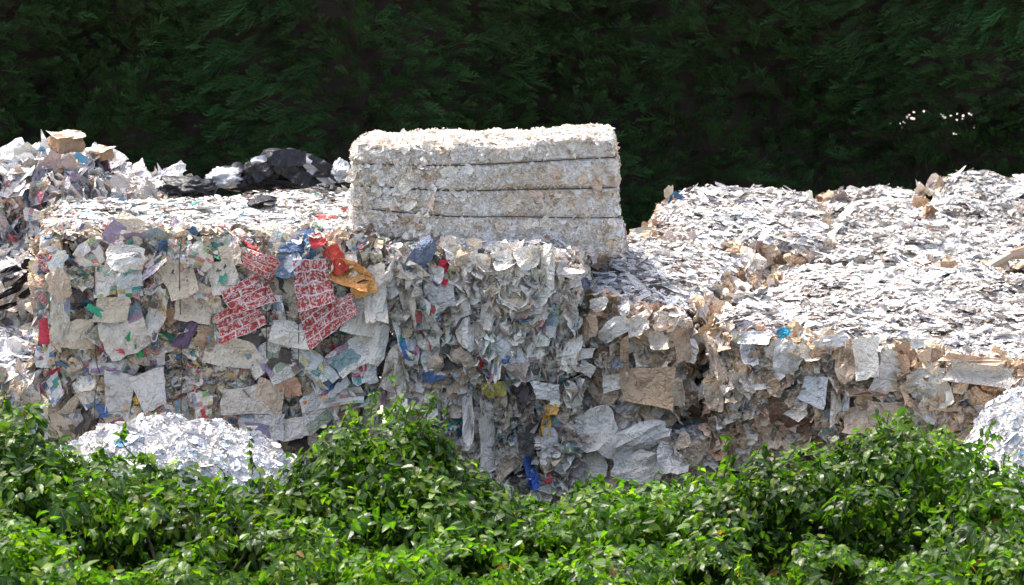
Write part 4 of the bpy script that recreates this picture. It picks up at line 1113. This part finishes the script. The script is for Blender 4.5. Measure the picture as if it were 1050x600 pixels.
MOUNDS = [(-10, 440, -2.6, 60), (45, 470, -3.0, 70), (20, 530, -3.8, 70), (110, 480, -2.7, 45), (150, 505, -3.2, 50), (205, 500, -2.7, 45), (250, 510, -3.1, 50), (90, 560, -4.2, 60),
          (200, 560, -4.0, 55), (285, 540, -3.7, 60), (310, 485, -2.6, 35), (355, 442, -2.5, 50), (395, 450, -2.6, 50), (420, 440, -2.4, 40), (350, 505, -3.2, 60), (440, 490, -2.9, 60), (400, 555, -4, 60),
          (500, 505, -2.6, 45), (482, 548, -3.7, 60), (560, 528, -3, 50), (610, 505, -2.6, 50), (660, 505, -2.7, 50), (640, 555, -3.8, 70), (722, 500, -2.6, 45), (770, 482, -2.6, 50), (740, 532, -3.6, 60), (830, 472, -2.6, 50),
          (866, 466, -2.5, 40), (920, 442, -2.5, 45), (800, 545, -3.9, 40), (850, 562, -4.2, 50), (965, 455, -2.6, 45), (1010, 480, -2.7, 50), (990, 520, -3.5, 60), (940, 575, -4.2, 60), (1040, 510, -3.2, 60), (1050, 560, -4, 60), (885, 500, -3.0, 40)]
def shrub(x0, x1, label, seed, shoots=()):
    rng = np.random.default_rng(seed)
    c0 = at((x0+x1)/2, 560, -3.2)
    root = empty('leafy_shrub', (c0[0], -3.2, 0), label, 'shrub', SG)
    B = Batch()
    lumps = []
    for row, (Y, dp) in enumerate([(-2.3, 0), (-2.55, 34), (-3.2, 95), (-3.9, 140)]):
        x = x0+rng.uniform(0, 25)
        while x < x1:
            ty = np.interp(x, TOPX, TOPY)+dp*(600-np.interp(x, TOPX, TOPY))/150
            rr = rng.uniform(.09, .2)
            ty += rng.uniform(-4, 30) if row else 0
            P = at(x, ty, Y+rng.uniform(-.15, .15))
            P[2] -= rr*.92
            lumps.append((P, rr*rng.uniform(.9, 1.3), rr))
            x += rr*180*rng.uniform(.85, 1.5)
    for (mx, my, mY, mr) in MOUNDS:
        if x0 <= mx < x1 or (mx < x0 and x0 == -50):
            P = at(mx, my, mY); R_ = mr/205.0
            P[2] -= R_*.85
            lumps.append((P, R_, R_*.9))
    for (P, rx, rz) in lumps:
        n = int(4*math.pi*rx*rx*(900 if rx < .2 else 700))
        D = rng.normal(0, 1, (n, 3)); D /= np.linalg.norm(D, axis=1, keepdims=True)
        D = D[(D[:, 2] > -.5)]
        rad = (1-.55*rng.uniform(0, 1, len(D))**2.0)*(1+.3*fbm(D*2.2+P, seed+3))
        Q = P+D*np.array([rx, rx, rz])*rad[:, None]
        keep = fbm(Q*6.5, seed+9, 2) > -.28
        Q, D = Q[keep], D[keep]
        leaves_on(B, *hollow(Q, D), rng, (.026, .076))
    # inner foliage that closes the mass from behind
    n = int((x1-x0)/180*4500)
    px = rng.uniform(x0, x1, n); Y = rng.uniform(-4.0, -2.2, n)
    ty = np.interp(px, TOPX, TOPY)
    Q = np.array([at(a, t+30+(-2.3-yy)*75+rng.uniform(0, 170), yy) for a, t, yy in zip(px, ty, Y)])
    Q = Q[Q[:, 2] > .02]
    D = rng.normal(0, 1, (len(Q), 3)); D /= np.linalg.norm(D, axis=1, keepdims=True)
    leaves_on(B, *hollow(Q, D), rng, (.035, .065))
    n = int((x1-x0)/180*3500)
    px = rng.uniform(x0, x1, n); Y = rng.uniform(-2.7, -1.9, n)
    Q = np.array([at(a, t+22, yy) for a, t, yy in zip(px, np.interp(px, TOPX, TOPY), Y)])
    Q[:, 2] = rng.uniform(.03, 1, n)*Q[:, 2]
    D = rng.normal(0, 1, (len(Q), 3)); D /= np.linalg.norm(D, axis=1, keepdims=True)
    leaves_on(B, Q, D, rng, (.04, .07))
    # stems from the ground up into the lumps
    for (P, rx, rz) in lumps[::2]:
        b = np.array([P[0]*.6+c0[0]*.4+rng.normal(0, .1), P[1]+rng.normal(0, .1), 0])
        pts = [b+(P-b)*t+np.array([rng.normal(0, .03), rng.normal(0, .03), 0])*(0 < t < 1) for t in (0, .3, .6, .85, 1)]
        V, F = tube(pts, [.016, .013, .010, .007, .004], 5)
        link('stem', mesh_np('stem', V-np.array(root.location), F, M_STEM), root)
    # young shoots rising above the mass
    auto = []
    for _ in range(int((x1-x0)/16)):
        a = rng.uniform(x0, x1); t = np.interp(a, TOPX, TOPY)
        auto.append((a, t+8, a+rng.normal(0, 9), t-rng.uniform(2, 16), -2.35))
    for (xa, ya, xb, yb, Y) in list(shoots)+auto:
        A, Bp = at(xa, ya, Y), at(xb, yb, Y-.05)
        L = np.linalg.norm(Bp-A)
        side = np.array([rng.normal(0, .15), rng.normal(0, .1), 0])*L
        tt = np.linspace(0, 1, 8)
        pts = A+(Bp-A)*tt[:, None]+side*np.sin(tt*math.pi)[:, None]
        V, F = tube(pts, np.linspace(.004, .0015, 8), 4)
        link('shoot', mesh_np('shoot', V-np.array(root.location), F, M_STEM), root)
        m = max(4, int(L/.018))
        t2 = rng.uniform(.05, 1, m)
        Q = np.array([[np.interp(t, tt, pts[:, i]) for i in range(3)] for t in t2])
        D = rng.normal(0, 1, (m, 3)); D[:, 2] = np.abs(D[:, 2])*.4; D /= np.linalg.norm(D, axis=1, keepdims=True)
        leaves_on(B, Q, D, rng, (.03, .065))
    B.build(root, 290, 'leaf', 'leaf_mass', M_LEAF)
shrub(-50, 110, 'leafy green shrub rising at the left edge, beside the low white topped bale', 501, [(10, 425, 2, 402, -2.4)])
shrub(110, 300, 'low leafy green shrub spreading below the rounded white paper heap', 503, [(262, 480, 258, 440, -2.4), (110, 470, 106, 452, -2.4), (140, 470, 128, 438, -2.4)])
shrub(300, 480, 'tall leafy creeper reaching up over the front of the newspaper bales', 505,
      [(395, 430, 398, 384, -2.4), (405, 430, 412, 396, -2.4), (425, 440, 440, 402, -2.4), (440, 450, 452, 415, -2.4), (380, 425, 384, 400, -2.4), (350, 440, 360, 412, -2.4), (415, 440, 425, 410, -2.4), (432, 450, 448, 392, -2.4), (450, 475, 462, 450, -2.4)])
shrub(480, 720, 'wide low leafy shrub below the low bale of crumpled white sheets', 507, [(590, 510, 590, 488, -2.4), (600, 505, 606, 486, -2.4)])
shrub(720, 870, 'leafy green shrub with a dark hollow, below the wide tan bale', 509, [(742, 490, 745, 446, -2.4), (752, 480, 750, 455, -2.4)])
shrub(870, 1110, 'leafy shrub with bright yellow green crown at right edge, before the steep heap', 511,
      [(925, 435, 930, 414, -2.4), (900, 445, 898, 425, -2.4), (975, 465, 1000, 436, -2.4), (990, 460, 1018, 430, -2.4), (1030, 480, 1048, 460, -2.4), (960, 445, 968, 430, -2.4), (1000, 470, 1030, 442, -2.4)])
